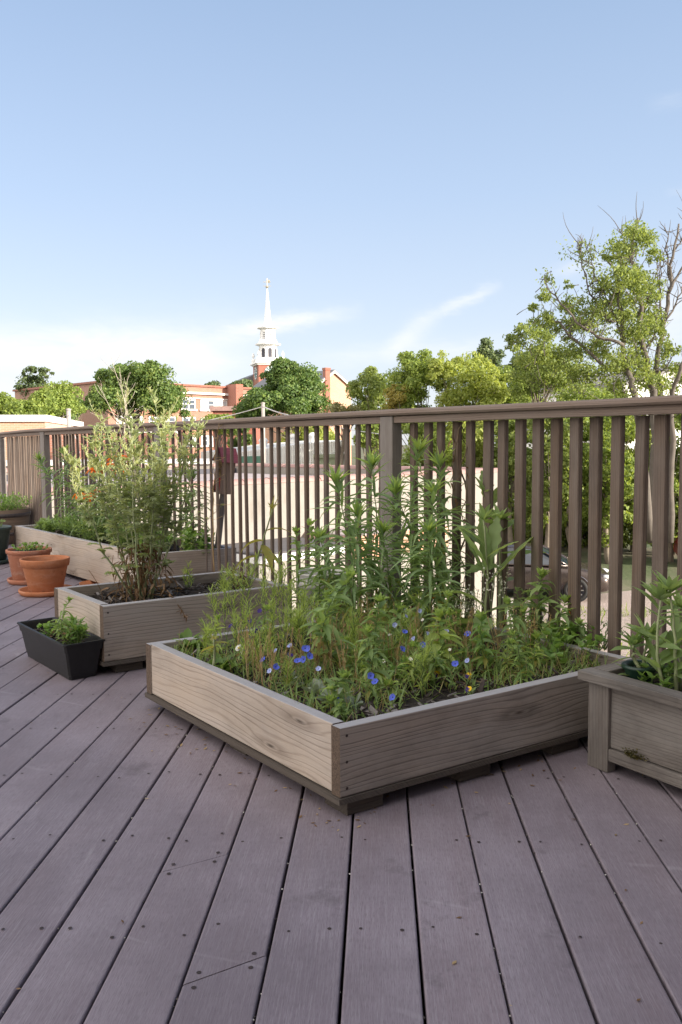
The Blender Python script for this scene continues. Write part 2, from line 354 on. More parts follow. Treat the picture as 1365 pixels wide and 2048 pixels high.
A1_ = (-.006, 2.143); DLx = np.array([-.596, .803]); DRx = np.array([.835, .55])
def build_deck():
    mb = MB(); g = .0040; w = BP-g
    prof = [(0, -.026), (0, -.005), (.0008, -.002), (.0022, -.0006), (.0045, 0), (w-.0045, 0), (w-.0022, -.0006), (w-.0008, -.002), (w, -.005), (w, -.026)]
    def bend(a):   # distance along the board where the railing cuts it
        best = None
        # n = dot(a*BA+b*BB, FN) = N_IN
        b = (N_IN-a*(BA@FN))/(BB@FN)
        p = a*BA+b*BB
        if p[0] < P3[0]:
            b = ((P3[:2]@FN2)-a*(BA@FN2))/(BB@FN2)
        return min(b, 14.0)
    sl_ = {-3: (gp(320, 1745)[:2]@BB, gp(456, 1708)[:2]@BB), -2: (gp(366, 1972)[:2]@BB, gp(534, 1911)[:2]@BB)}
    j1, j2 = sum(sl_[-3])/2, sum(sl_[-2])/2
    joints = {-3: [j1], -2: [j2]}
    for k in range(-44, 24):
        if k not in joints:
            joints[k] = [RG.uniform(4.5, 9)] if k < -8 else ([-1.0+RG.uniform(-.5, .5)] if k > 2 else [])
        a0 = BX0+k*BP+g/2
        ends = [bend(a0), bend(a0+w)]
        cuts = [-2.6]+sorted(j for j in joints[k] if j < min(ends)-.2)
        for ci, b0 in enumerate(cuts):
            last = ci == len(cuts)-1
            seed = float(k*3+ci+200); ws = w-RG.uniform(0, .0022); sh = RG.uniform(0, .0012)
            dz = RG.uniform(-.0012, .0008)
            V = []; B = []
            rows = [b0+(.0017 if ci else 0), None]
            for r_ in (0, 1):
                for (x, z) in prof:
                    x = x*ws/w+sh
                    sk = (sl_[k][1]-sl_[k][0])*(x/w-.5) if k in sl_ else 0.0
                    if r_ == 0: b = rows[0]+(sk if ci else 0)
                    else: b = (ends[0]+(ends[1]-ends[0])*x/w) if last else cuts[ci+1]-.0017+sk
                    p = (a0+x)*BA+b*BB
                    V.append((p[0], p[1], z+dz)); B.append((b, a0+x, seed))
            m = len(prof)
            F = [[i, i+1, m+i+1, m+i] for i in range(m-1)]
            mb.add(V, [np.array(F), np.arange(m)[::-1], np.arange(m)+m], 0, B)
    o = mb.build('deck', m_deck); struct(o)
    # screws, two per board over each joist
    ms = MB(); jl = [-1.2+.405*i for i in range(24)]
    ang = np.linspace(0, 2*np.pi, 10, endpoint=False)
    for k in range(-30, 14):
        a0 = BX0+k*BP
        for jb in jl:
            for dx in (.028, .115):
                if RG.random() < .12: continue
                a = a0+dx+RG.normal(0, .004); b = jb+RG.normal(0, .012)+a*.02; p = a*BA+b*BB
                if p@FN > N_IN-.05 or p[1] < .5: continue
                r = RG.uniform(.0030, .0044)
                ms.add([(p[0]+r*math.cos(q), p[1]+r*math.sin(q), .0012) for q in ang], [np.arange(10)], 0)
    for k, jb in ((-3, j1), (-2, j2)):
        for dx in (.025, .118):
            for db in (-.022, .022):
                p = (BX0+k*BP+dx)*BA+(jb+db+(sl_[k][1]-sl_[k][0])*(dx/BP-.5))*BB; r = .0048
                ms.add([(p[0]+r*math.cos(q), p[1]+r*math.sin(q), .0014) for q in ang], [np.arange(10)], 0)
    o2 = ms.build('deck_screws', m_scr); struct(o2, 'stuff')
    # joists and dark fascia below
    mj = MB()
    for jb in jl:
        mj.box((*(jb*BB-6*BA), -.24), (*(8.4*BA), 0), (*(.04*BB), 0), (0, 0, .21), 0)
    mj2 = MB()
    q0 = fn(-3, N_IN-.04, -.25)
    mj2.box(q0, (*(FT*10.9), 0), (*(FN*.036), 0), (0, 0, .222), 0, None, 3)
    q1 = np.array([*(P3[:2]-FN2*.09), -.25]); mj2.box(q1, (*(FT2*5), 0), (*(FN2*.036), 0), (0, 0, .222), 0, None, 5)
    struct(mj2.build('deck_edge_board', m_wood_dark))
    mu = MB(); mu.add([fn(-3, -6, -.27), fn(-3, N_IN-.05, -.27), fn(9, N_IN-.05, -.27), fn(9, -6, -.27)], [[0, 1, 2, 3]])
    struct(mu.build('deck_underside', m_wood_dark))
    # grit caught in the board gaps
    mg = MB()
    for i in range(420):
        k = RG.integers(-8, 8); b = RG.uniform(1.0, 3.6) if k > -2 else RG.uniform(1, 4.5)
        if k > -1 and RG.random() < .35: k = RG.integers(1, 7)
        p = (BX0+k*BP+RG.normal(0, .0016))*BA+b*BB
        r = RG.uniform(.0012, .0034)
        d = RG.normal(size=(8, 3)); d /= np.linalg.norm(d, axis=1)[:, None]
        V = np.array([[1, 0, 0], [-1, 0, 0], [0, 1, 0], [0, -1, 0], [0, 0, .7], [0, 0, -.7]])*r*RG.uniform(.6, 1.3, (6, 3))+[p[0], p[1], -.003]
        mg.add(V, [np.array([[0, 2, 4], [2, 1, 4], [1, 3, 4], [3, 0, 4], [2, 0, 5], [1, 2, 5], [3, 1, 5], [0, 3, 5]])], int(RG.random() < .65))
    o = mg.build('grit', [plain('pale_grit', (.55, .52, .48), .9), plain('dark_grit', (.06, .05, .045), .9)]); o['kind'] = 'stuff'
m_scr = plain('recessed_screw', (.035, .022, .02), .7, .4, 60)
build_deck()

lt = MB()
for _ in range(230):
    m_ = RG.random()
    if m_ < .5: p = np.array([*(np.array(A1_)+RG.uniform(-.1, 1.25)*(DLx if RG.random() < .5 else DRx)+RG.normal(0, .05, 2)), 0])
    else: p = np.array([RG.uniform(-2, 1), RG.uniform(1, 4.5), 0])
    a = RG.uniform(0, 6.28); r = RG.uniform(.003, .011); e = np.array([math.cos(a), math.sin(a), .15])*r; f = np.array([-math.sin(a), math.cos(a), .1])*r*.4
    p[2] = .0022; lt.add([p-e, p+f, p+e, p-f], [[0, 1, 2, 3]], int(RG.random() < .4))
struct(lt.build('leaf_litter', [m_dead, m_dry]), 'stuff')
# ------------------------------------------------------------------ railing
def railing(label, org, T, Nv, posts, first, seed, s_from):
    root = thing('deck_railing', (*org, 0), label, 'railing')
    def q(s, n, z): p = org+T*s+Nv*n; return np.array([p[0], p[1], z])
    sm, s1 = posts[0], posts[-1]
    # moulded cap rail
    mb = MB(); pr = [(-.012, 1.086), (-.030, 1.089), (-.036, 1.097), (-.034, 1.108), (-.026, 1.1145), (-.01, 1.117), (.075, 1.117), (.095, 1.113), (.102, 1.102), (.098, 1.089), (.08, 1.086)]
    V = []; B = []; m = len(pr); ss = np.linspace(sm-.06, s1+.05, 24)
    for s in ss:
        for (n, z) in pr:
            V.append(q(s, n, z+.0025*math.sin(s*2.1+seed))); B.append((s+seed, z+n*.7, n))
    F = [[i*m+j, i*m+(j+1) % m, (i+1)*m+(j+1) % m, (i+1)*m+j] for i in range(len(ss)-1) for j in range(m)]
    mb.add(V, [np.array(F), np.arange(m)[::-1], np.arange(m)+m*(len(ss)-1)], 0, B)
    mb.build('cap_rail', m_rail, root)
    for i in range(len(posts)-1):
        a, b = posts[i]+.046, posts[i+1]-.046
        mb = MB(); mb.box(q(a, -.014, 1.056), (*(T*(b-a)), 0), (*(Nv*.036), 0), (0, 0, .030), 0, m_i0, seed+i); mb.build('under_rail', [m_rail, m_end], root, bevel=.003)
    for i, s in enumerate(posts):
        mb = MB(); mb.box(q(s-.044, -.022, -.25), (0, 0, 1.336), (*(T*.088), 0), (*(Nv*.055), 0), 0, None, seed+i*2.3); mb.build('post', m_post, root, bevel=.004)
        if i:
            mb = MB(); mb.box(q(s-.046-.075, .026, -.1), (0, 0, 1.155), (*(T*.072), 0), (*(Nv*.03), 0), 0, None, seed+i*1.3); 
    def proto(w, d):
        mb = MB(); mb.box((-w/2, -d/2, -.12), (0, 0, 1.176), (w, 0, 0), (0, d, 0), 0, 1, 1.0)
        b_ = mb.build('baluster', [m_baluster, m_end], None, bevel=.005); b_.parent = root; return b_
    kinds = {0: (.057, .022, 18.), 1: (.070, .018, 27.), 2: (.042, .022, 0.)}; protos = {}
    ang = math.atan2(T[1], T[0])
    for i in range(len(posts)-1):
        nb = 26; gap = (posts[i+1]-posts[i])/(nb+1.3)
        for k in range(nb):
            s = posts[i]+.115+gap*k*1.0+ (posts[i+1]-posts[i]-.23-gap*(nb-1))*k/(nb-1)
            if s < s_from: continue
            kd = 2 if seed > 10 else (0 if i == 0 else 1)
            if kd not in protos: protos[kd] = o = proto(*kinds[kd][:2])
            else:
                o = protos[kd].copy(); COL.objects.link(o)
            p = q(s+RG.normal(0, .002), .046, 0)-np.array(root.location)
            o.location = p; o.rotation_euler = (RG.normal(0, .004), RG.normal(0, .004), ang-rad(kinds[kd][2])+RG.normal(0, .035))
    return root
m_i0 = 1
railing('long brown wooden railing with a moulded cap rail running behind the planter boxes', (FN*N_IN), FT, FN, S_POST[1:], 0, 1.0, 1.0)
railing('far short end of the wooden railing, angled off behind the green pot', P3[:2]-FN2*.05, FT2, FN2, [0.05, 2.45, 4.9], 0, 31.0, 0.0)

# ------------------------------------------------------------------ planter boxes
def planter(label, A, dl, dr, Ll, Lr, z0, z1, th, mats, feet, cap=False, seed=1, name='planter_box'):
    """A near corner; dl unit along the left face, dr unit along the right face"""
    A = np.array([A[0], A[1]]); root = thing(name, (A[0], A[1], 0), label, 'planter')
    def q(l, r, z): p = A+dl*l+dr*r; return np.array([p[0], p[1], z])
    up = (0, 0, z1-z0); ml, mr = mats
    def top(mb, l0, r0, dl_, dr_, ln, along, sd):
        pass
    def board(nm, o, ex, ey, mat, sd):
        mb = MB(); mb.box(o, (*ex, 0), (*ey, 0), up, 0, 1, sd)
        ob = mb.build(nm, [mat, m_end, m_wood_edge], root, bevel=.003)
        for pl in ob.data.polygons:
            if pl.normal.z > .9: pl.material_index = 2
        return ob
    # right and back faces run the full length, left and far ones butt between them
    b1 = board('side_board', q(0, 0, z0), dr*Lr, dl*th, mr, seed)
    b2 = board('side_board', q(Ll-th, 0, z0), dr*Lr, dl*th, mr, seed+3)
    b3 = board('side_board', q(th+.001, .004, z0+.002), dl*(Ll-2*th-.002), dr*th, ml, seed+5)  # only the left face takes the lit-toned pine
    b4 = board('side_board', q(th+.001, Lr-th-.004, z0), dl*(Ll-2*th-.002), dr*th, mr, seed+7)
    # screws in the board ends
    ms = MB()
    for f_ in (.12, .5, .88):
        for rr in (.02, Lr-.02):
            c = q(0, rr, z0+(z1-z0)*f_); ang = np.linspace(0, 2*np.pi, 10, endpoint=False)
            ms.add([c-np.array([*dl, 0])*.0015+np.array([*dr, 0])*.004*math.cos(t)+np.array([0, 0, 1])*.004*math.sin(t) for t in ang], [np.arange(10)], 0)
    ms.build('screws', m_scr, b1)['kind'] = 'stuff'
    if feet:
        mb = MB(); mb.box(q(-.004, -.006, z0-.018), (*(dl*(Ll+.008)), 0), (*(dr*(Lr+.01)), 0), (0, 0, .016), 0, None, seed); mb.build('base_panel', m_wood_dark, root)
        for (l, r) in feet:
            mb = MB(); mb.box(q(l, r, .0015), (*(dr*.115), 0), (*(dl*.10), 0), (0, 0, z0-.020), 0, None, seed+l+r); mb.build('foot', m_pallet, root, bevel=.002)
    return root, q
def soil(name, label, q, Ll, Lr, th, z, nchip, seed):
    mb = MB(); n = 26; ls = np.linspace(th+.002, Ll-th-.002, n); rs = np.linspace(th+.006, Lr-th-.006, n)
    V = np.array([q(l, r, z+RG.normal(0, .006)+.010*math.sin(l*9+seed)*math.sin(r*8)) for l in ls for r in rs])
    i, j = np.meshgrid(np.arange(n-1), np.arange(n-1), indexing='ij'); b = (i*n+j)
    mb.add(V, [np.stack([b, b+1, b+n+1, b+n], -1).reshape(-1, 4)], 0)
    for _ in range(nchip):
        l, r = RG.uniform(th+.02, Ll-th-.02), RG.uniform(th+.02, Lr-th-.02); c = q(l, r, z+.006+.010*math.sin(l*9+seed)*math.sin(r*8)+RG.uniform(0, .008))
        a = RG.uniform(0, 6.28); e = np.array([math.cos(a), math.sin(a), RG.normal(0, .35)])*RG.uniform(.012, .045); f = np.array([-math.sin(a), math.cos(a), RG.normal(0, .3)])*RG.uniform(.005, .013)
        mb.box(c, e, f, (0, 0, .004), 1 if RG.random() < .8 else 2)
    o = mb.build(name, [m_soil, m_chip, plain('grey_chip', (.22, .20, .19), .9)]); tag(o, label, 'soil', None, 'stuff'); return o

def dirv(deg): a = rad(deg); return np.array([math.sin(a), math.cos(a)])
# the large square box in front
A1 = (-.006, 2.143); DL1, DR1 = dirv(-36.6), dirv(56.6)
box1, q1 = planter('large square planter box of weathered pine in front, full of flowers', A1, DL1, DR1, 1.195, 1.215, .060, .243, .038, (m_wood_lit, m_wood_shaded),
    [(.012, .03), (.014, .42), (.016, .80), (.55, .04), (.55, .9), (1.05, .05), (1.05, .5), (1.05, .95)], seed=2)
soil('soil', 'dark mulch filling the large front planter box', q1, 1.195, 1.215, .038, .196, 900, 1)
A2 = (-.994, 3.540); DL2, DR2 = dirv(-37.2), dirv(55.4)
box2, q2 = planter('tall grey planter box in the middle with one big bushy herb', A2, DL2, DR2, .60, .91, .060, .296, .038, (m_wood_lit, m_wood_shaded),
    [(.02, .06), (.02, .62), (.42, .06), (.42, .62)], seed=14)
soil('soil', 'dark mulch in the grey planter box around the bushy herb', q2, .60, .91, .038, .245, 420, 2)
A4 = (-1.193, 5.198); DL4, DR4 = dirv(-38.6), dirv(57.4)
box4, q4 = planter('long low planter box at the back beside the terracotta pots', A4, DL4, DR4, 2.44, .61, .030, .300, .038, (m_wood_lit, m_wood_shaded), None, seed=23)
soil('soil', 'dark soil in the long planter box at the back', q4, 2.44, .61, .038, .25, 300, 3)

# the old grey planter with a framed cap on the right
A3 = np.array([.735, 2.515]); D3F, D3R = dirv(147.0), dirv(57.5)
def old_planter():
    root = thing('planter_box', (A3[0], A3[1], 0), 'old grey planter with a framed top, holding leafy stems by the green pot', 'planter')
    def q(f, r, z): p = A3+D3F*f+D3R*r; return np.array([p[0], p[1], z])
    Lf, Lr, H = 1.05, .40, .262
    for (f, r) in ((.0, .0), (Lf-.075, 0), (0, Lr-.04), (Lf-.075, Lr-.04)):
        mb = MB(); mb.box(q(f, r, .002), (0, 0, H-.004), (*(D3F*.075), 0), (*(D3R*.038), 0), 0, None, 40+f+r*3); mb.build('corner_post', m_wood_old, root, bevel=.003)
    for r0, nm in ((.012, 'front_panel'), (Lr-.036, 'back_panel')):
        mb = MB(); mb.box(q(.076, r0, .075), (*(D3F*(Lf-.152)), 0), (*(D3R*.022), 0), (0, 0, H-.078), 0, None, 47+r0); mb.build(nm, m_wood_old, root, bevel=.002)
    mb = MB(); mb.box(q(.076, .003, .035), (*(D3F*(Lf-.152)), 0), (*(D3R*.030), 0), (0, 0, .037), 0, None, 52); mb.build('bottom_rail', m_wood_old, root, bevel=.003)
    for f0 in (.006, Lf-.03):
        mb = MB(); mb.box(q(f0, .039, .05), (*(D3R*(Lr-.08)), 0), (*(D3F*.022), 0), (0, 0, H-.052), 0, None, 55+f0); mb.build('end_panel', m_wood_old, root, bevel=.002)
    for (o, ex, ey, sd) in ((q(-.022, -.022, H), D3F*(Lf+.044), D3R*.060, 61), (q(-.022, Lr-.038, H), D3F*(Lf+.044), D3R*.060, 63),
                            (q(-.022, .039, H), D3R*(Lr-.078), D3F*.060, 65), (q(Lf-.038, .039, H), D3R*(Lr-.078), D3F*.060, 67)):
        mb = MB(); mb.box(o, (*ex, 0), (*ey, 0), (0, 0, .028), 0, None, sd); mb.build('cap_board', m_wood_old, root, bevel=.003)
    mm = MB()
    for _ in range(260):   # cushion of moss on the lower edge
        u = RG.normal(0, .016); w = abs(RG.normal(0, .010)); mm.cards(np.array([q(.17+u, -.002-.012*max(0, 1-(u/.03)**2)*RG.random(), .078+w)]), RG.normal(size=(1, 3)), .008)
    mm.build('moss', leafmat('moss', (.06, .055, .015), .1), root)
    return root, q
box3, q3 = old_planter()
mb = MB(); V = [q3(.03, .03, .222), q3(1.02, .03, .222), q3(1.02, .37, .222), q3(.03, .37, .222)]
mb.add(V, [[0, 1, 2, 3]], 0)
for _ in range(160):
    c = q3(RG.uniform(.08, .95), RG.uniform(.06, .33), .224); a = RG.uniform(0, 6.28); mb.box(c, np.array([math.cos(a), math.sin(a), .2])*.025, np.array([-math.sin(a), math.cos(a), 0])*.008, (0, 0, .004), 1)
tag(mb.build('soil', [m_soil, m_chip]), 'dark soil in the old grey framed planter', 'soil', None, 'stuff')

# ------------------------------------------------------------------ pots
def pot(name, label, c, H, rt, rb, mat, cat='flower pot', rim=.035, saucer=None, soil_z=None, group=None):
    root = thing(name, c, label, cat, group); c = np.asarray(c, float); e = .006 if saucer is None else .018
    rz = H-rim; rr = rb+(rt-rb)*rz/H
    mb = MB(); mb.lathe([(0.001, e), (rb*.96, e), (rb, e+.004), (rr, rz), (rr+.001, rz+.002), (rr+.010, rz+.004), (rt+.007, H-.006), (rt+.006, H-.002), (rt+.002, H), (rt-.006, H-.002), (rt-.009, H-.01), (rr-.012, rz-.01), (rb-.01, e+.03)], c, 48)
    mb.build('pot_body', mat, root, True)
    if soil_z:
        rs = rb+(rt-rb)*soil_z/H-.012; mb = MB(); a = np.linspace(0, 6.283, 24, endpoint=False)
        for r0, r1 in ((.0, .5), (.5, 1.0)):
            pass
        mb.lathe([(rs, soil_z), (rs*.7, soil_z+.006), (rs*.4, soil_z+.004), (.001, soil_z+.008)], c, 24); mb.build('pot_soil', m_soil, root)
    if saucer:
        mb = MB(); r = saucer; mb.lathe([(.001, .012), (r*.86, .012), (r*.95, .034), (r*1.0, .036), (r*1.02, .030), (r*1.0, .016), (r*.93, .002), (.001, .0015)], c, 48); mb.build('saucer', mat, root, True)
    return root
pot('terracotta_pot', 'empty terracotta pot standing in a saucer, front of the pair', (-1.93, 5.56, 0), .235, .150, .105, m_terra, rim=.055, saucer=.168, soil_z=.15)
pot('terracotta_pot', 'faded terracotta pot with low weeds, behind the empty pot', (-2.20, 6.02, 0), .240, .148, .115, m_terra2, rim=.03, saucer=.15, soil_z=.222)
mb = MB(); c = (-1.66, 5.80, 0); mb.lathe([(.001, .012), (.10, .012), (.115, .034), (.121, .034), (.113, .006), (.10, .0015), (.001, .0015)], c, 40)
tag(mb.build('saucer', m_terra, None, True), 'spare terracotta saucer on the deck by the long planter', 'saucer')
pot('green_pot', 'dark green plastic pot beside the long back planter', (-2.92, 7.02, 0), .30, .20, .155, m_greenpot, rim=.03, saucer=.20, soil_z=.27)
def tub():
    c = np.array([-3.42, 8.5, 0]); root = thing('half_barrel', c, 'half barrel tub of low herbs in front of the far railing', 'planter')
    mb = MB(); mb.lathe([(.001, .002), (.26, .002), (.30, .14), (.325, .34), (.305, .34), (.29, .30), (.001, .30)], c, 40); mb.build('staves', m_cask, root, True)
    for z, r in ((.09, .289), (.27, .321)):
        mb = MB(); mb.lathe([(r-.001, z), (r+.003, z), (r+.006, z+.035), (r+.001, z+.035)], c, 40); mb.build('hoop', m_steel, root, True)
    return c
tub_c = tub()
def bucket():
    c = np.array([-.085, 3.83, 0]); root = thing('bucket', c, 'scuffed white bucket half hidden behind the front planter box', 'bucket')
    mb = MB(); mb.lathe([(.001, .002), (.092, .002), (.096, .006), (.112, .33), (.117, .33), (.117, .352), (.113, .385), (.118, .388), (.118, .396), (.111, .396), (.108, .388), (.09, .02), (.001, .02)], c, 40); mb.build('bucket_body', m_bucket, root, True)
    a = np.linspace(rad(200), rad(340), 14); mb = MB(); mb.tube(np.stack([c[0]+.125*np.cos(a), c[1]+.125*np.sin(a), .34-.09*np.sin((a-a[0])/(a[-1]-a[0])*math.pi)], 1), .0018, 6); mb.build('handle', m_steel, root)
bucket()
def trough():
    A = np.array([-1.125, 3.425]); dl, dr = dirv(-38.0), dirv(50.0); root = thing('trough_planter', (*A, 0), 'black plastic trough planter with weeds on the deck', 'planter')
    def ring(d, z): 
        L, W = .60, .185
        pts = [(d, d), (L-d, d), (L-d, W-d), (d, W-d)]
        out = []
        for i, (l, r) in enumerate(pts):
            for sl, sr in {0: ((0, 1), (1, 0)), 1: ((-1, 0), (0, 1)), 2: ((0, -1), (-1, 0)), 3: ((1, 0), (0, -1))}[i]:
                p = A+dl*(l+sl*.008)+dr*(r+sr*.008); out.append((p[0], p[1], z))
        return out
    seq = [(.034, .002), (.032, .018), (.030, .020), (.014, .120), (.010, .121), (.006, .150), (0, .151), (0, .158), (.010, .158), (.013, .150), (.034, .03)]
    V = []; 
    for d, z in seq: V += ring(d, z)
    F = [[i*8+j, i*8+(j+1) % 8, (i+1)*8+(j+1) % 8, (i+1)*8+j] for i in range(len(seq)-1) for j in range(8)]
    mb = MB(); mb.add(V, [np.array(F)[:, ::-1], np.arange(8)]); mb.build('trough_body', m_black, root)
    mb = MB(); V = ring(.020, .112); mb.add(V, [np.arange(8)]); 
    for _ in range(120):
        l, r = RG.uniform(.05, .55), RG.uniform(.04, .145); p = A+dl*l+dr*r; a = RG.uniform(0, 6.28); mb.box((p[0], p[1], .114), np.array([math.cos(a), math.sin(a), .3])*.02, np.array([-math.sin(a), math.cos(a), 0])*.007, (0, 0, .004), 1)
    mb.build('trough_soil', [m_soil, m_chip], root)
    return lambda l, r: np.array([*(A+dl*l+dr*r), .113])
tq = trough()

# ------------------------------------------------------------------ plants on the deck
def lance(t): return np.sin(np.pi*np.clip(t*.96+.03, 0, 1)**.75)
def ovate(t): return np.sin(np.pi*np.clip(t, 0.02, .995)**.62)*np.clip(1.05-t*.15, 0, 1)
def spoon(t): return .12+.9*np.sin(np.pi*np.clip(t, 0, .99)**1.9)
def blade(t): return np.clip(1-t**2.5, .02, 1)*np.clip(.55+t*1.2, 0, 1)
def petal(t): return .15+.95*np.sin(np.pi*np.clip(t, 0, .93)**1.5)
def jag(t): return (.14+.95*np.sin(np.pi*np.clip(t, 0, .995)**1.05))*(1-.38*(np.abs(((t*4.5) % 1)-.5)*2)*(t < .92))
GA = 2.39996

def curve(p0, p1, bow=0.03, n=9, wig=.0):
    p0, p1 = np.asarray(p0, float), np.asarray(p1, float); t = np.linspace(0, 1, n)[:, None]
    d = RG.normal(size=3)*bow; d[2] = 0
    return p0+(p1-p0)*t+d*np.sin(np.pi*t)+RG.normal(0, 1, (n, 3))*wig*np.sin(np.pi*t)
def on(pts, t):
    pts = np.asarray(pts); x = np.clip(t, 0, 1)*(len(pts)-1); i = np.minimum(x.astype(int), len(pts)-2); f = (x-i)[:, None]
    return pts[i]*(1-f)+pts[i+1]*f

def place(ub, vb, ut, vt, z0):
    """base on the soil seen at (ub, vb); the top is above it at image height vt"""
    b = gp(ub, vb, z0); t = at(ut, vt, b[1]); return b, t

def narrow_plant(label, b, t, nl=95, L=.125, W=.013, mat=None, tipmat=None, group=None, name='leafy_stem_plant', r=.0045, dead=0, t0=.08, cat='plant', stemmat=None, flowers=None):
    root = thing(name, b, label, cat, group); pts = curve(b, t, .035, 12, .004)
    mb = MB(); mb.tube(pts, np.linspace(r, r*.4, 12), 6); mb.build('stem', stemmat or m_stem, root, True)
    H = t[2]-b[2]
    n = nl; tt = t0+(1-t0)*np.linspace(0, 1, n)**.92; pos = on(pts, tt); az = np.arange(n)*GA+RG.normal(0, .6, n); tt = np.clip(tt+RG.normal(0, .012, n), .02, 1); pos = on(pts, tt)
    top = np.clip((tt-.86)/.14, 0, 1)
    e0 = np.where(tt > .9, .55+top*.75, .5+RG.normal(0, .28, n)); curl = np.where(tt > .92, .7-top*.4, 1.45+RG.normal(0, .5, n)-(.4*(tt < .3)))
    ln = L*(.72+.45*np.sin(np.pi*np.clip(tt, 0, 1)**.8))*RG.uniform(.55, 1.25, n)*(1-.5*top)
    mb = MB(); mb.leaves(pos, az, e0, curl, ln, W*RG.uniform(.8, 1.2, n), lance, K=7, mat=0)
    k = 16; a2 = np.arange(k)*GA; mb.leaves(np.repeat(pts[-1:], k, 0)-[0, 0, .006], a2, RG.uniform(.7, 1.4, k), RG.uniform(.2, .8, k), L*RG.uniform(.28, .6, k), W*.95, lance, K=5, mat=1)
    if dead:
        yl = 4; mb.leaves(on(pts, RG.uniform(.15, .55, yl)), RG.uniform(0, 6.28, yl), RG.normal(.1, .3, yl), RG.normal(1.2, .4, yl), L*.8, W, lance, K=6, mat=3)
        td = RG.uniform(0, .3, dead); mb.leaves(on(pts, td), RG.uniform(0, 6.28, dead), RG.normal(-.5, .4, dead), RG.normal(.8, .5, dead), L*.7, W*.8, lance, K=5, mat=2)
    mb.build('foliage', [mat or m_lily, tipmat or m_lilytop, m_dead, m_yellowleaf], root)
    return root, pts

# tall stems at the back of the big box
tall = [(690, 1262, 672, 962), (738, 1250, 744, 930), (800, 1262, 792, 985), (842, 1246, 838, 898), (884, 1252, 880, 928), (905, 1268, 866, 985), (706, 1275, 716, 1030), (775, 1270, 765, 1065), (860, 1285, 858, 1060), (660, 1250, 640, 1075)]
tl = ['tall narrow-leaved plant leaning left at the left end of the tall clump', 'tall narrow-leaved plant just left of the weathered railing post', 'tall narrow-leaved plant in the middle of the clump, second row', 'tallest narrow-leaved plant, crowned just right of the railing post',
      'tall narrow-leaved plant at the right end of the tall clump', 'narrow-leaved plant leaning left under the right-hand crown of the clump', 'narrow-leaved plant of middle height in front of the tall clump, left side', 'shorter narrow-leaved plant in front of the railing post', 'shorter narrow-leaved plant left of the big broad leaves', 'lowest narrow-leaved plant by the white bucket']
for i, (a, lb) in enumerate(zip(tall, tl)):
    b, t = place(*a, .195)
    narrow_plant(lb, b, t, int(46+72*(t[2]-b[2])), .17, .0140, group='tall narrow-leaved plants in the front box', dead=5)

# medium leafy stems
mid = [(628, 1262, 620, 1048, .07), (596, 1262, 592, 1062, .06), (705, 1352, 700, 1152, .085), (757, 1352, 760, 1200, .07), (1085, 1300, 1084, 1148, .075), (1135, 1303, 1132, 1200, .07), (1018, 1338, 1015, 1205, .06), (742, 1408, 735, 1262, .06), (650, 1300, 655, 1190, .06), (800, 1330, 798, 1215, .06), (1045, 1318, 1048, 1222, .055), (685, 1436, 690, 1352, .06), (655, 1440, 662, 1400, .05), (1165, 1316, 1160, 1245, .05), (905, 1322, 900, 1190, .055), (830, 1372, 826, 1290, .05)]
ml_ = ['rosette-topped green stem in front of the pale wall, right of the gap in the railing', 'small rosette-topped stem left of its twin before the pale wall', 'bushy green stem with a broad leafy top in the middle of the front box', 'slender leafy stem among blue flowers in the middle of the front box', 'leafy stem rising before the parked car', 'red-tipped leafy stem right of the one before the car', 'short leafy stem right of the big jagged leaves', 'grey-green leafy stem near the front corner of the box',
       'light leafy stem over the pansies on the left', 'leafy stem under the tall clump, centre of the box', 'little leafy stem beside the mint at the right', 'small upright stem with narrow leaves by the near corner of the front box', 'tiny pale seedling tucked in the near corner', 'small leafy stem at the right end of the front box', 'leafy stem behind the blue flowers at right', 'short leafy stem above the front rim of the box']
for a, lb in zip(mid, ml_):
    b, t = place(*a[:4], .195); H = t[2]-b[2]
    narrow_plant(lb, b, t, int(34+60*H), a[4], a[4]*.23, m_mid, m_lilytop, group='medium leafy stems in the front box', r=.0032, dead=3, t0=.15)

for k in range(26):
    l_, r_ = RG.uniform(.14, 1.05), RG.uniform(.12, 1.08); b = q1(l_, r_, .195); H = RG.uniform(.06, .17)*(1.25 if r_ > .55 or l_ > .6 else .8); t = b+np.array([RG.normal(0, .025), RG.normal(0, .025), H]); Lw = RG.uniform(.04, .075)
    narrow_plant('small leafy weed crowded among the flowers of the front box', b, t, int(22+60*H), Lw, Lw*RG.choice([.16, .22, .3]), [m_mid, m_feather, m_mint][k % 3], m_lilytop, group='small weeds in the front box', r=.0022, dead=3, t0=.1, name='leafy_weed')
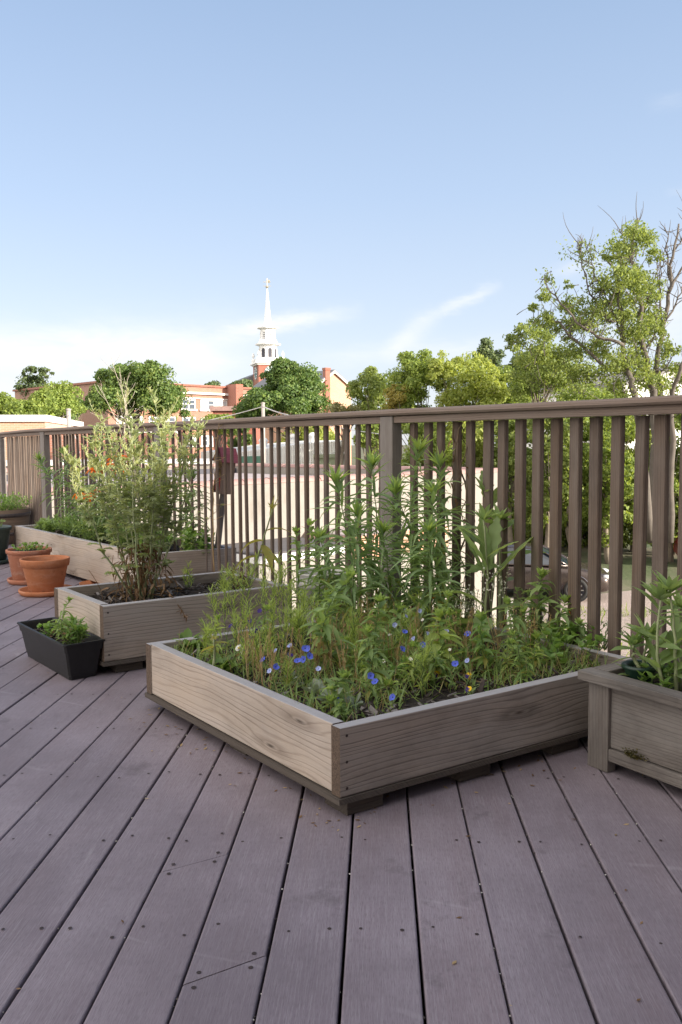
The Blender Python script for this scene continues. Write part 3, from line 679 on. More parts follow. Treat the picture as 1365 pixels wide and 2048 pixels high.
# big jagged-leaf sow-thistle
def broad_plant(label, b, t, specs, tops=8, Lt=.07, mat=None, name='broad_leaf_plant', group=None, prof=jag):
    root = thing(name, b, label, 'plant', group); pts = curve(b, t, .012, 10, .002)
    mb = MB(); mb.tube(pts, np.linspace(.0065, .003, 10), 8); mb.build('stem', m_stem_pale, root, True)
    mb = MB()
    for (tt, az, e, c, L, W) in specs: mb.leaves(on(pts, np.array([tt])), rad(az), e, c, L*1.2, W*1.25, prof, roll=RG.normal(0, .25), fold=.16, K=26)
    k = tops; mb.leaves(np.repeat(pts[-1:], k, 0), np.arange(k)*GA, RG.uniform(.5, 1.3, k), RG.uniform(.2, .7, k), Lt*RG.uniform(.6, 1.1, k), Lt*.22, lance, K=6)
    mb.build('foliage', [mat or m_broad], root)
    return root
b, t = place(966, 1292, 968, 1040, .195)
broad_plant('big pale plant with long jagged leaves at the right of the front box', b, t,
    [(.30, 185, .95, 1.5, .22, .066), (.18, 200, .35, .9, .19, .058), (.26, -8, .55, .95, .20, .064), (.22, 262, .35, 1.0, .15, .05), (.48, 12, .95, .35, .22, .068), (.52, 165, 1.2, .25, .20, .060), (.6, 60, 1.2, .3, .19, .055), (.62, 200, 1.05, .3, .17, .05), (.62, 100, 1.3, .3, .17, .05), (.7, -30, .8, .6, .12, .04), (.8, 170, .95, .8, .13, .04), (.25, 250, .3, .9, .15, .05)], 9, .09)
b, t = place(976, 1262, 972, 985, .195)
broad_plant('tall plant with a torn jagged leaf reaching above the rail gaps', b, t, [(.55, 160, .9, .5, .15, .05), (.72, 200, .5, .9, .16, .05), (.86, 10, 1.2, .25, .14, .07), (.9, 110, 1.3, .2, .13, .055), (.8, -60, .4, .6, .12, .045)], 5, .08)
b, t = place(1000, 1275, 1000, 1040, .195)
broad_plant('leafy-topped stem with one broad leaf pointing right at the car', b, t, [(.72, 3, .12, .25, .155, .062), (.9, 30, .7, .6, .10, .04), (.93, 200, .8, .9, .09, .03), (.6, 190, .3, .9, .12, .045), (.45, 30, .5, .8, .11, .04)], 18, .085, m_mid)

# thin feathery stems on the left of the front box
feath = [(430, 1292, 418, 1175), (452, 1285, 448, 1150), (470, 1290, 478, 1140), (494, 1280, 490, 1130), (512, 1290, 520, 1100), (530, 1275, 528, 1120), (548, 1290, 552, 1150), (566, 1270, 570, 1140), (585, 1290, 580, 1165), (604, 1300, 612, 1160), (478, 1322, 470, 1220), (545, 1320, 540, 1205), (640, 1310, 645, 1230), (446, 1325, 440, 1250), (520, 1345, 525, 1260), (600, 1335, 596, 1230), (668, 1272, 664, 1180), (700, 1300, 702, 1225), (420, 1310, 408, 1245), (560, 1260, 556, 1115)]
for _k in range(30):
    u_, v_ = RG.uniform(450, 860), RG.uniform(1268, 1395)
    if v_ > 1290+(u_-330)*.44 or v_ > 1440-(u_-677)*.235: continue
    feath.append((u_, v_, u_+RG.normal(0, 10), v_-RG.uniform(55, 130)))
for i, a in enumerate(feath):
    b, t = place(*a, .195); H = max(.06, t[2]-b[2])
    root = thing('feathery_plant', b, 'thin yellow-green feathery stem crowding the left and middle of the front box', 'plant', 'feathery stems in the front box')
    pts = curve(b, t, .02, 9, .003); mb = MB(); mb.tube(pts, np.linspace(.0022, .0009, 9), 5)
    n = 26+int(90*H); tt = RG.uniform(.12, 1, n); fo = MB()
    for q_ in range(5):
        s0 = on(pts, np.array([RG.uniform(.25, .8)]))[0]; d = RG.normal(0, .5, 3); d[2] = abs(d[2])+.9; d /= np.linalg.norm(d); e = s0+d*H*RG.uniform(.2, .42)
        br = curve(s0, e, .01, 5); mb.tube(br, .0009, 4); k = 12; fo.leaves(on(br, RG.uniform(.1, 1, k)), RG.uniform(0, 6.28, k), RG.uniform(.6, 1.3, k), .3, RG.uniform(.018, .04, k), .0032, lance, K=3)
    mb.build('stem', m_stem, root)
    fo.leaves(on(pts, tt), RG.uniform(0, 6.28, n), RG.uniform(.6, 1.35, n), RG.normal(.3, .3, n), RG.uniform(.02, .05, n), .0036, lance, K=4)
    fo.build('foliage', m_feather, root)

# dry straw tufts
dry = [(492, 1338), (515, 1372), (548, 1385), (576, 1366), (640, 1330), (655, 1352), (688, 1322), (722, 1330), (752, 1312), (775, 1345), (800, 1362), (842, 1340), (885, 1345), (912, 1330), (930, 1308), (870, 1300), (822, 1310), (742, 1290), (1000, 1330), (1062, 1318), (940, 1345), (770, 1292), (610, 1362), (1030, 1308), (690, 1372)]
for i, (u, v) in enumerate(dry):
    b = gp(u, v, .195); root = thing('dry_grass_tuft', b, 'tuft of dry straw-coloured stalks among the flowers in the front box', 'dry grass', 'dry tufts in the front box')
    n = 11; P = b+np.stack([RG.normal(0, .022, n), RG.normal(0, .022, n), np.zeros(n)], 1); st = MB(); hd = MB()
    for p in P:
        h = RG.uniform(.08, .19); e = p+np.array([RG.normal(0, .02), RG.normal(0, .02), h]); c = curve(p, e, .008, 5); st.tube(c, .0008, 4, cap=False)
        k = 12; hd.leaves(on(c, RG.uniform(.45, 1, k)), RG.uniform(0, 6.28, k), RG.uniform(.9, 1.45, k), 0, RG.uniform(.010, .022, k), .0026, lance, K=2)
    st.build('stalk', m_dry, root); hd.build('seed_heads', m_dry, root)['kind'] = 'stuff'

# small flowers
def flower_disc(mb, c, r, n, nv, mats, eye=.25, W=None, cup=.3):
    """ring of petals round a centre, facing along nv"""
    nv = np.asarray(nv, float); nv /= np.linalg.norm(nv); a = np.cross(nv, [0, 0, 1.]); a = a/(np.linalg.norm(a)+1e-6) if np.linalg.norm(a) > .05 else np.array([1., 0, 0]); b_ = np.cross(nv, a)
    W = W or r*.78
    for i in range(n):
        th = i*6.283/n+RG.normal(0, .1); d = a*math.cos(th)+b_*math.sin(th); s_ = np.cross(nv, d); t = np.linspace(0, 1, 5); w = W*petal(t)*.5
        rr = r*RG.uniform(.85, 1.1)
        cc = c+d[None]*(t*rr)[:, None]+nv[None]*(cup*rr*t*(1-.3*t))[:, None]
        V = np.stack([cc-s_*w[:, None], cc-nv*r*.04, cc+s_*w[:, None]], 1).reshape(-1, 3)
        F = [[k*3+j, k*3+j+1, k*3+j+4, k*3+j+3] for k in range(4) for j in (0, 1)]
        mb.add(V, [np.array(F)], mats[0] if not isinstance(mats[0], (list, tuple)) else mats[0][i % len(mats[0])])
    k = 8; th = np.linspace(0, 6.283, k, endpoint=False); V = [c+nv*r*.16]+[c+nv*r*.06+(a*math.cos(q)+b_*math.sin(q))*r*eye for q in th]
    mb.add(V, [np.array([[0, 1+i, 1+(i+1) % k] for i in range(k)])], mats[1])
def small_flower(kind, u, v, dz, label, group):
    c = at(u, v, gp(u, v+dz, .2)[1]); g = gp(u, v+dz, .2); base = np.array([g[0]+RG.normal(0, .012), g[1]+RG.normal(0, .012), .195])
    pal = {'blue': ([m_blue, m_centre], .0110, 9), 'pale': ([m_paleblue, m_blue], .0092, 7), 'white': ([m_white, m_yellow], .0065, 5), 'pansy': ([m_white, m_purple, m_yellow, m_purple], .014, 5), 'ypansy': ([m_yellow, m_purple, m_purple, m_yellow], .011, 5), 'dark': ([m_purple, m_centre], .0105, 6)}[kind]
    root = thing('small_flower', base, label, 'flower', group)
    st = MB(); cv = curve(base, c, .01, 6); st.tube(cv, np.linspace(.0014, .0008, 6), 5)
    k = 9; st.leaves(on(cv, RG.uniform(.05, .8, k)), RG.uniform(0, 6.28, k), RG.uniform(.4, 1.2, k), .5, RG.uniform(.018, .04, k), .006, lance, K=4, mat=1); st.build('stem', [m_stem, m_mid], root)
    fl = MB(); nv = np.array([RG.normal(-.1, .65), -.6, RG.uniform(.15, 1.1)])
    if kind in ('pansy', 'ypansy'): flower_disc(fl, c, pal[1], 5, nv, ([0, 0, 1, 1, 0] if kind == 'pansy' else [1, 1, 0, 0, 0], 2 if kind == 'pansy' else 1), .3, pal[1]*1.25, .1)
    else: flower_disc(fl, c, pal[1], pal[2], nv, (0, 1), .2, None, .45)
    fl.build('petals', pal[0], root)
FL = [('blue', 611, 1297, 75), ('blue', 620, 1312, 70), ('blue', 596, 1322, 62), ('blue', 552, 1334, 55), ('blue', 608, 1319, 60), ('blue', 527, 1320, 60), ('blue', 742, 1352, 55), ('blue', 751, 1364, 52), ('blue', 846, 1290, 75), ('blue', 810, 1264, 80), ('blue', 936, 1268, 75), ('blue', 911, 1328, 60), ('blue', 898, 1226, 90), ('blue', 805, 1298, 70), ('blue', 617, 1298, 68), ('blue', 786, 1395, 35), ('blue', 676, 1402, 30),
      ('pale', 580, 1292, 70), ('pale', 552, 1302, 66), ('pale', 790, 1250, 85), ('pale', 812, 1232, 90), ('pale', 827, 1278, 75), ('pale', 638, 1338, 55), ('pale', 540, 1342, 50), ('pale', 858, 1268, 75), ('pale', 935, 1322, 55), ('pale', 893, 1262, 75), ('pale', 840, 1222, 85), ('pale', 812, 1222, 85),
      ('white', 854, 1266, 75), ('white', 780, 1270, 70), ('white', 870, 1250, 80), ('white', 846, 1240, 80), ('white', 836, 1262, 70), ('white', 822, 1318, 60), ('white', 900, 1300, 60), ('white', 768, 1322, 55),
      ('dark', 498, 1275, 60), ('dark', 515, 1262, 62), ('dark', 502, 1242, 70), ('dark', 520, 1222, 75), ('dark', 462, 1252, 60), ('dark', 580, 1310, 60)]
for i, (k, u, v, dz) in enumerate(FL):
    lb = {'blue': 'bright blue flower on a thin stem in the front planter box', 'pale': 'pale blue flower on a thin stem in the front planter box', 'white': 'tiny white flower on a thin stem in the front planter box', 'dark': 'dark purple viola on a thin stem at the left of the front box'}[k]
    small_flower(k, u, v, dz, lb, {'blue': 'blue flowers', 'pale': 'pale blue flowers', 'white': 'tiny white flowers', 'dark': 'dark purple violas'}[k])
for u, v, lb in ((511, 1292, 'large white and purple pansy, upper one at the left of the front box'), (488, 1304, 'mauve and white pansy left of the large white one'), (478, 1296, 'small mauve pansy furthest left in the front box')): small_flower('pansy', u, v, 50, lb, 'pansies')
for u, v, lb in ((875, 1349, 'yellow and purple pansy above the front rim of the box'), (938, 1352, 'yellow and purple pansy just above the lowest yellow one'), (938, 1378, 'low yellow pansy hanging at the front rim of the box')): small_flower('ypansy', u, v, 22, lb, 'yellow pansies')
for u, v, lb in ((869, 1192, 'small orange flower under the tall clump'), (1146, 1226, 'small orange flower on the stem before the car')):
    c = at(u, v, gp(u, v+75, .2)[1]); root = thing('small_flower', (c[0], c[1], .195), lb, 'flower'); st = MB(); st.tube(curve((c[0], c[1], .195), c, .008, 5), .001, 5); st.build('stem', m_stem, root); fl = MB(); flower_disc(fl, c, .014, 6, (0, -.8, .5), (0, 0), .2, None, .6); fl.build('petals', m_orange, root)

# sprays of white alyssum on the right
for u, v, lb in ((958, 1250, 'spray of tiny white blossom left of the big jagged leaves'), (992, 1180, 'spray of tiny white blossom behind the big jagged leaves'), (930, 1225, 'spray of tiny white blossom under the tall clump')):
    b = gp(u, 1290, .195); t = at(u, v-60, b[1]); root = thing('white_flower_spray', b, lb, 'flower', 'white blossom sprays'); st = MB(); fl = MB()
    for k in range(7):
        e = t+np.array([RG.normal(0, .03), RG.normal(0, .03), RG.uniform(-.06, .02)]); c = curve(b, e, .015, 7); st.tube(c, .0011, 4)
        for p in on(c, RG.uniform(.6, 1, 11)): flower_disc(fl, p+RG.normal(0, .006, 3), .0036, 4, (RG.normal(0, .5), -.7, .5), (0, 0), .25)
    st.build('stem', m_stem_pale, root); fl.build('petals', m_white, root)

# woolly grey rosettes, lettuce, mint
def rosette(label, b, n, L, W, mat, prof, name, cat='plant', group=None, e=(.2, 1.1), c=.7, spread=.01):
    root = thing(name, b, label, cat, group); mb = MB(); P = b+np.stack([RG.normal(0, spread, n), RG.normal(0, spread, n), RG.uniform(0, .02, n)], 1)
    mb.leaves(P, RG.uniform(0, 6.28, n), RG.uniform(*e, n), RG.normal(c, .3, n), L*RG.uniform(.6, 1.2, n), W*RG.uniform(.7, 1.2, n), prof, K=9, fold=.15); mb.build('foliage', mat, root)
    st = MB(); st.tube([b-[0, 0, .01], b+[0, 0, .03]], .003, 6); st.build('stem', m_stem, root); return root
for (u, v, n, L, lb) in ((632, 1400, 22, .055, 'woolly grey rosette by the left rim of the front box'), (668, 1412, 26, .06, 'largest woolly grey rosette near the front corner'), (706, 1425, 20, .05, 'woolly grey rosette closest to the near corner'), (648, 1385, 18, .05, 'small woolly grey rosette behind the others'), (585, 1372, 14, .04, 'small woolly grey rosette beside the left rim, apart from the others')):
    rosette(lb, gp(u, v, .20), n, L, L*.33, m_grey_leaf, spoon, 'woolly_plant', group='woolly grey rosettes', e=(.3, 1.2))
rosette('ruffled pale green salad plant at the left end of the front box', gp(375, 1300, .2), 34, .062, .042, m_lettuce, jag, 'salad_plant', e=(.5, 1.3), c=.9, spread=.018)
rosette('ruffled green salad plant on the left, second from the end', gp(440, 1345, .2), 40, .06, .03, m_lettuce, jag, 'salad_plant', e=(.4, 1.3), c=.8, spread=.025)
b, t = place(425, 1358, 428, 1278, .195)
broad_plant('thin pale seedling with drooping yellowed leaves on the left', b, t, [(.8, 200, .2, 1.2, .05, .025), (.9, 20, .3, 1.0, .05, .025), (.95, 100, .6, 1.2, .045, .02)], 4, .03, m_yellowleaf, prof=ovate)
def bushy(label, cs, hw, h, n, L, W, mat, prof, name='leafy_bush', group=None, nst=14, K=6, e=(-.1, 1.0), c=.6, stemmat=None, pairs=True, z0=.195):
    """herb of many short stems carrying leaves all the way up"""
    b = np.asarray(cs, float); root = thing(name, b, label, 'plant', group); st = MB(); mb = MB(); per = max(4, n//nst)
    for k in range(nst):
        a = RG.uniform(0, 6.28); r = math.sqrt(RG.random())*hw; hh = h*(1-.35*(r/hw)**2)*RG.uniform(.65, 1.05)
        p = b+np.array([math.cos(a)*r*.55, math.sin(a)*r*.55, 0]); e_ = b+np.array([math.cos(a)*r, math.sin(a)*r, hh]); c_ = curve(p, e_, .012, 7); st.tube(c_, np.linspace(.0022, .001, 7), 5)
        tt = np.concatenate([RG.uniform(.15, 1, per-4), np.ones(4)]); mb.leaves(on(c_, tt), RG.uniform(0, 6.28, per), RG.uniform(*e, per)+.3*(tt > .95), RG.normal(c, .25, per), L*RG.uniform(.55, 1.15, per), W*RG.uniform(.7, 1.15, per), prof, K=K, fold=.12)
    st.build('stem', stemmat or m_stem, root); mb.build('foliage', mat, root); return root
bushy('low bush of scalloped mint leaves at the right of the front box', gp(1140, 1318, .195), .14, .11, 300, .034, .025, m_mint, ovate, nst=34)
bushy('small mint bush left of the larger one', gp(1085, 1340, .195), .07, .07, 110, .03, .022, m_mint, ovate, nst=14)
bushy('fine-leaved dark bush at the back right rim of the front box', gp(1195, 1298, .195), .10, .12, 420, .022, .005, m_mid, lance, nst=26, K=3, e=(.3, 1.3))
bushy('fine-leaved bush with seed heads behind the mint', gp(1060, 1285, .195), .09, .22, 420, .03, .006, m_mid, lance, nst=26, K=3, e=(.3, 1.3))

# matted small growth between the plants
gm = MB()
for i in range(5200):
    pass
n = 5200; l = RG.uniform(.05, 1.14, n); r = RG.uniform(.05, 1.16, n)
dens = (np.sin(l*7+1)*np.sin(r*6+2)+RG.normal(0, .55, n)) > -.15
edge = (l < .10) & (RG.random(n) < .85); dens &= ~edge
l, r = l[dens], r[dens]; n = len(l); P = np.array([q1(a, b_, .198) for a, b_ in zip(l, r)])
gm.leaves(P, RG.uniform(0, 6.28, n), RG.uniform(.5, 1.45, n), RG.normal(.4, .4, n), RG.uniform(.02, .095, n)*np.where((r > .45) & (l > .25), 1.7, 1), RG.uniform(.002, .007, n), lance, K=4, mat=0)
k = RG.random(n) < .28; gm.leaves(P[k], RG.uniform(0, 6.28, k.sum()), RG.uniform(.8, 1.5, k.sum()), .3, RG.uniform(.04, .12, k.sum()), .0022, blade, K=4, mat=1)
k = RG.random(n) < .25; gm.leaves(P[k], RG.uniform(0, 6.28, k.sum()), RG.uniform(.1, .9, k.sum()), .7, RG.uniform(.015, .03, k.sum()), .012, ovate, K=5, mat=2)
o = gm.build('undergrowth', [m_mid, m_dry, m_mint]); tag(o, 'matted small leaves and dry bits covering the soil of the front box', 'undergrowth', None, 'stuff')
rt_ = MB()
for k in range(40):
    b = gp(928+RG.normal(0, 22), 1352+RG.normal(0, 10), .205); rt_.leaves(b, RG.uniform(0, 6.28), RG.uniform(0, 1.2), RG.uniform(1, 2.6), RG.uniform(.04, .09), .008, lance, K=8)
tag(rt_.build('dead_leaves', m_dead), 'curled dead brown leaves on the soil near the front rim', 'dead leaves', None, 'stuff')

# ---- the tall bushy silver herb in the grey box
def mugwort():
    b = q2(.30, .30, .245); root = thing('bushy_herb', b, 'tall bushy silver-green herb with pale plumes and dead lower leaves', 'herb')
    st = MB(); lf = MB()
    def lobed(P, az, e0, curl, L, mat):
        N = len(P)
        for (da, dl, sc, wd) in ((0, 0, 1, .30), (.75, .25, .62, .22), (-.75, .25, .62, .22), (.5, .55, .45, .2), (-.5, .55, .45, .2)):
            off = np.stack([np.cos(az)*np.cos(e0), np.sin(az)*np.cos(e0), np.sin(e0)-curl*dl*.3], 1)*(L*dl)[:, None]
            lf.leaves(P+off, az+da, e0-curl*dl*.6, curl*.7, L*sc*RG.uniform(.85, 1.1, N), L*wd, lance, K=4, mat=mat)
    for i in range(15):
        a = i*GA; r = RG.uniform(.0, .05); sp_ = .03+.27*math.sqrt((i+.5)/15); H = RG.uniform(.80, 1.04)*(1.05-sp_*.85)
        p = b+np.array([math.cos(a)*r, math.sin(a)*r, 0]); e = b+np.array([math.cos(a)*sp_*1.05, math.sin(a)*sp_*1.05, H]); c = curve(p, e, .03, 12, .004); tq_ = np.linspace(0, 1, 12)[:, None]; c[:, :2] -= (np.array([math.cos(a), math.sin(a)])*sp_*-.12)*np.sin(np.pi*tq_); st.tube(c, np.linspace(.0055, .0015, 12), 6)
        n = 30; tt = .2+.8*np.linspace(0, 1, n)**.72; az = np.arange(n)*GA+a; lobed(on(c, tt), az, .35+.5*tt+RG.normal(0, .2, n), 1.1+RG.normal(0, .4, n), .074*(1.1-.45*tt)*RG.uniform(.75, 1.2, n), 0)
        for k in range(12):     # side shoots, the upper ones turning into plumes
            t0 = RG.uniform(.35, .97); s0 = on(c, np.array([t0]))[0]; aa = RG.uniform(0, 6.28); ln = RG.uniform(.09, .20)*(1.15-.45*t0); d = np.array([math.cos(aa)*.55, math.sin(aa)*.55, 1]); s1 = s0+d/np.linalg.norm(d)*ln
            c2 = curve(s0, s1, .012, 6); st.tube(c2, .0013, 4)
            m = 20; q = RG.uniform(.1, 1, m)
            if s1[2] > b[2]+.56: lf.leaves(on(c2, q), RG.uniform(0, 6.28, m), RG.uniform(.6, 1.45, m), .3, RG.uniform(.016, .040, m)*(1.25-.6*q), .0075, lance, K=3, mat=1)
            else: lobed(on(c2, q[:9]), RG.uniform(0, 6.28, 9), RG.uniform(.1, .9, 9), RG.uniform(.6, 1.4, 9), RG.uniform(.03, .055, 9), 0)
    dd = MB(); n = 330; z = RG.uniform(.0, .26, n)**1.0; a = RG.uniform(0, 6.28, n); rr = RG.uniform(.0, .16, n)*(1.1-z*2)
    P = b+np.stack([np.cos(a)*rr, np.sin(a)*rr, z+.01], 1); dd.leaves(P, a+RG.normal(0, .8, n), RG.normal(-.4, .5, n), RG.normal(.9, .7, n), RG.uniform(.03, .075, n), RG.uniform(.006, .014, n), lance, K=5)
    for k in range(26):
        p = b+np.array([RG.normal(0, .07), RG.normal(0, .07), 0]); e = p+np.array([RG.normal(0, .05), RG.normal(0, .05), RG.uniform(.08, .25)]); dd.tube(curve(p, e, .02, 6), .0014, 4)
    # a dried spray hanging over the front board
    p = q2(.03, .30, .30); e = q2(-.03, .36, .205); c = curve(p+[0, 0, .03], e, .01, 7); dd.tube(c, .0016, 4); n = 60; dd.leaves(on(c, RG.uniform(.1, 1, n)), RG.uniform(0, 6.28, n), RG.uniform(-1.4, .2, n), .5, RG.uniform(.012, .03, n), .004, lance, K=3)
    st.build('stem', m_stem_pale, root); lf.build('foliage', [m_mug, m_mugtop], root); dd.build('dead_foliage', m_dead, root)
    # bare dry stalks sticking up at the back
    bs = MB()
    for (du, dv) in ((222, 712), (240, 745), (196, 770), (255, 760)):
        e = at(du, dv, b[1]+.05); c = curve(b+[0, 0, .45], e, .03, 10, .004); bs.tube(c, np.linspace(.003, .001, 10), 5)
        for k in range(10):
            s0 = on(c, np.array([RG.uniform(.45, .98)]))[0]; bs.tube(curve(s0, s0+np.array([RG.normal(0, .05), RG.normal(0, .03), RG.uniform(.03, .09)]), .01, 5), .0008, 4)
    bs.build('bare_stalk', plain('bleached_stalk', (.42, .38, .30), .9), root)
mugwort()
for (l, r_, lb) in ((.16, .66, 'little feathery stem in the grey box, nearest its front board'), (.3, .75, 'little feathery stem in the grey box, towards its right end'), (.45, .62, 'little feathery stem in the grey box, by its back board')):
    b = q2(l, r_, .245); bushy(lb, b, .03, .14, 110, .035, .004, m_feather, lance, 'feathery_plant', nst=5, K=3, e=(.5, 1.4))
# leggy yellow stem with drooping leaves between the two boxes
b = q2(.33, .87, .24); t = at(545, 1018, b[1])
broad_plant('leggy yellowing stem with drooping leaves in front of the pale wall', b, t, [(.45, -20, .2, 1.6, .13, .04), (.55, -60, -.3, 1.2, .15, .045), (.72, -10, .5, 1.3, .13, .018), (.6, 190, .2, 1.4, .12, .035), (.85, 40, 1.2, .2, .12, .02), (.9, 60, 1.3, .2, .10, .016), (.4, 200, .2, 1.6, .15, .03), (.3, 0, .2, 1.3, .12, .035)], 5, .05, m_yellowleaf, prof=ovate)
b = q2(.30, .80, .245); bushy('withered brown weed at the right end of the grey box', b, .06, .10, 160, .04, .008, m_dead, lance, 'withered_weed', nst=14, K=4, stemmat=m_stem_brown)

# ---- long box: lilies with orange flowers, leafy green mass
lil = [(.62*2.44, .28, 78, 918, 0, 'orange-budded lily at the left, its yellow-green crown lit by the sun'), (.50*2.44, .30, 128, 908, 0, 'tall lily right of the first, crown lit yellow-green'), (.44*2.44, .36, 176, 985, 1, 'lily with a deep orange bloom left of the silver herb'), (.36*2.44, .36, 203, 938, 1, 'lily with pale orange bloom among the herb plumes'), (.30*2.44, .30, 246, 930, 1, 'lily hidden behind the silver herb'), (.09*2.44, .40, 382, 955, 0, 'thin lily at the right end of the long box')]
for (l, r_, u, v, fl, lb) in lil:
    b = q4(l, r_, .25); t = at(u, v, b[1])
    root, pts = narrow_plant(lb, b, t, int(60+70*(t[2]-b[2])), .17, .016, m_lily, m_lilytop, group='lilies in the long back box', name='lily_plant')
    if fl:
        for k in range(4):
            f = MB(); c = t+np.array([RG.normal(0, .04), RG.normal(0, .03), RG.normal(0, .03)]); m = 7; f.leaves(np.repeat(c[None], m, 0), np.arange(m)*6.283/m, RG.uniform(.1, .6, m), 1.7, .085, .026, lance, K=7, fold=.1)
            f.build('bloom', m_orange, root)
spots = [(.93, .3, .16, .13), (.80, .34, .17, .16), (.68, .25, .17, .17), (.60, .42, .17, .22), (.52, .2, .15, .18), (.42, .35, .16, .2), (.33, .22, .13, .18), (.2, .3, .12, .16), (.85, .15, .1, .1)]
words = ['at the far left end', 'second from the left end', 'under the first lily', 'between the two lilies', 'along the front board', 'under the orange blooms', 'behind the silver herb', 'near the right end', 'spilling over the front edge at left']
for i, ((l, r_, hw, h), wd) in enumerate(zip(spots, words)):
    bushy('leafy green bush in the long back box, '+wd, q4(l*2.44, r_, .25), hw, h, 420, .045, .014, m_mint if i % 2 else m_mid, lance, nst=30, group='green bushes in the long box', K=4, e=(.1, 1.2))
for (l, r_, u, v, lb) in ((.12, .35, 428, 1040, 'upright leafy stem against the railing by the insect house'), (.05, .42, 405, 1062, 'short leafy stem at the right end of the long box')):
    b = q4(l, r_, .25); t = at(u, v, b[1]); bushy(lb, b, .05, t[2]-b[2], 170, .05, .03, m_mint, ovate, nst=9)
b = q4(.08, .30, .25)
for i, (u, v) in enumerate(((426, 1000), (446, 1010))):
    t = at(u, v, b[1]); narrow_plant(('thin grey-green stalk left of the insect house post' if i == 0 else 'thin grey-green stalk right of the insect house post'), b+np.array([.02*i, 0, 0]), t, 30, .04, .008, m_mug, m_mugtop, r=.0025)
# thin dry stalks in front of the railing
for (u0, v0, u1, v1, lb) in ((428, 1090, 440, 832, 'tall bare dry stalk standing against the rail near the insect house'), (735, 1240, 733, 790, 'dark dead vine stalk climbing past the rail left of the post')):
    b = at(u0, v0, gp(u0, 1200, .2)[1]*1.22); b[2] = .2; t = at(u1, v1, b[1]); root = thing('dry_stalk', b, lb, 'dead stalk'); mb = MB(); c = curve(b, t, .04, 16, .006); mb.tube(c, np.linspace(.004, .0012, 16), 5)
    mb.build('stem', m_dry if u0 < 500 else m_stem_brown, root); tw = MB()
    for k in range(14):
        s0 = on(c, np.array([RG.uniform(.3, .95)]))[0]; tw.tube(curve(s0, s0+np.array([RG.normal(0, .05), RG.normal(0, .03), RG.uniform(-.02, .07)]), .015, 5), .0009, 4)
    tw.build('twig', m_dry if u0 < 500 else m_stem_brown, root)
def vine():
    s = 3.005+(-.42); b = fn(s, N_IN-.02, .15); root = thing('dead_vine', b, 'dead dark vine twisted round a baluster right of the weathered post', 'vine'); mb = MB()
    for k in range(4):
        z = np.linspace(.15, 1.06, 26); a = z*9+k*1.6; ct = fn(s, N_IN+.035); mb.tube(np.stack([ct[0]+.034*np.cos(a)+RG.normal(0, .004, 26), ct[1]+.034*np.sin(a)+RG.normal(0, .004, 26), z], 1), .004 if k == 0 else .002, 5)
    mb.build('stem', m_stem_brown, root); lv = MB(); n = 40; z = RG.uniform(.3, 1.04, n); lv.leaves(np.stack([ct[0]+RG.normal(0, .03, n), ct[1]+RG.normal(0, .03, n), z], 1), RG.uniform(0, 6.28, n), RG.normal(-.6, .5, n), 1., RG.uniform(.02, .045, n), .01, lance, K=4); lv.build('foliage', m_dead, root)
vine()
# herbs in the tub and the pots
def herb_mass(name, label, c, hw, h, n, mat, L, W, parent_cat='plant', prof=lance, nst=40): return bushy(label, c, hw, h, n, L, W, mat, prof, name, nst=nst, K=4, e=(.2, 1.3))
herb_mass('herb_clump', 'low dense green herbs filling the half barrel tub', tub_c+[0, 0, .30], .34, .20, 1500, m_mint, .04, .011, nst=90)
herb_mass('weed_clump', 'low weeds in the faded terracotta pot', np.array([-2.20, 6.02, .225]), .13, .05, 260, m_mint, .022, .015, prof=ovate, nst=30)
herb_mass('weed_clump', 'weeds growing in the dark green pot', np.array([-2.92, 7.02, .27]), .15, .10, 260, m_mid, .03, .01, nst=30)
b, t = tq(.17, .085), None; t = b+np.array([.01, .0, .20]); narrow_plant('tallest weed in the black trough, feathery tuft on top', b, t, 46, .05, .010, m_mid, m_lilytop, r=.0028, stemmat=m_stem_pale)
bushy('bright leafy weed in the black trough, left of the tall one', tq(.13, .10), .06, .12, 190, .045, .013, m_mint, lance, nst=12)
bushy('low round-leaved weed near the front end of the black trough', tq(.40, .07), .05, .05, 60, .032, .024, m_mint, ovate, nst=9)
bushy('small leafy weed at the back of the black trough', tq(.34, .13), .05, .09, 120, .032, .012, m_mid, lance, nst=9)
bushy('thin brown weeds in the middle of the black trough', tq(.27, .09), .05, .07, 90, .022, .006, m_dead, lance, nst=10)

# ---- right-hand planter: nursery pot and leafy stems
pc = at(1268, 1395, 2.47); pc[2] = .214
pc = np.array([.884, 2.505, .236]); 
pot('nursery_pot', 'small dark green nursery pot with a seedling, set in the old grey planter', pc, .076, .046, .036, m_pot_green, rim=.016, soil_z=.058)
b = pc+[-.0, 0, .06]; t = at(1268, 1290, b[1])
broad_plant('rosette-topped seedling in the green nursery pot', b, t, [(.9, 20, .3, .6, .07, .022), (.85, 200, .3, .6, .07, .022), (.5, 180, .0, .6, .06, .016), (.4, 10, .1, .6, .05, .014)], 16, .065, m_mid, prof=lance)
r3 = [(1300, 1385, 1296, 1275, 'broad-leaved stem just right of the nursery pot'), (1330, 1400, 1322, 1200, 'tall rosette-topped stem in the old grey planter, left of the tallest'), (1352, 1400, 1340, 1182, 'tallest leafy stem in the old grey planter at the picture edge'), (1362, 1385, 1362, 1215, 'leafy stem cut by the right edge of the picture')]
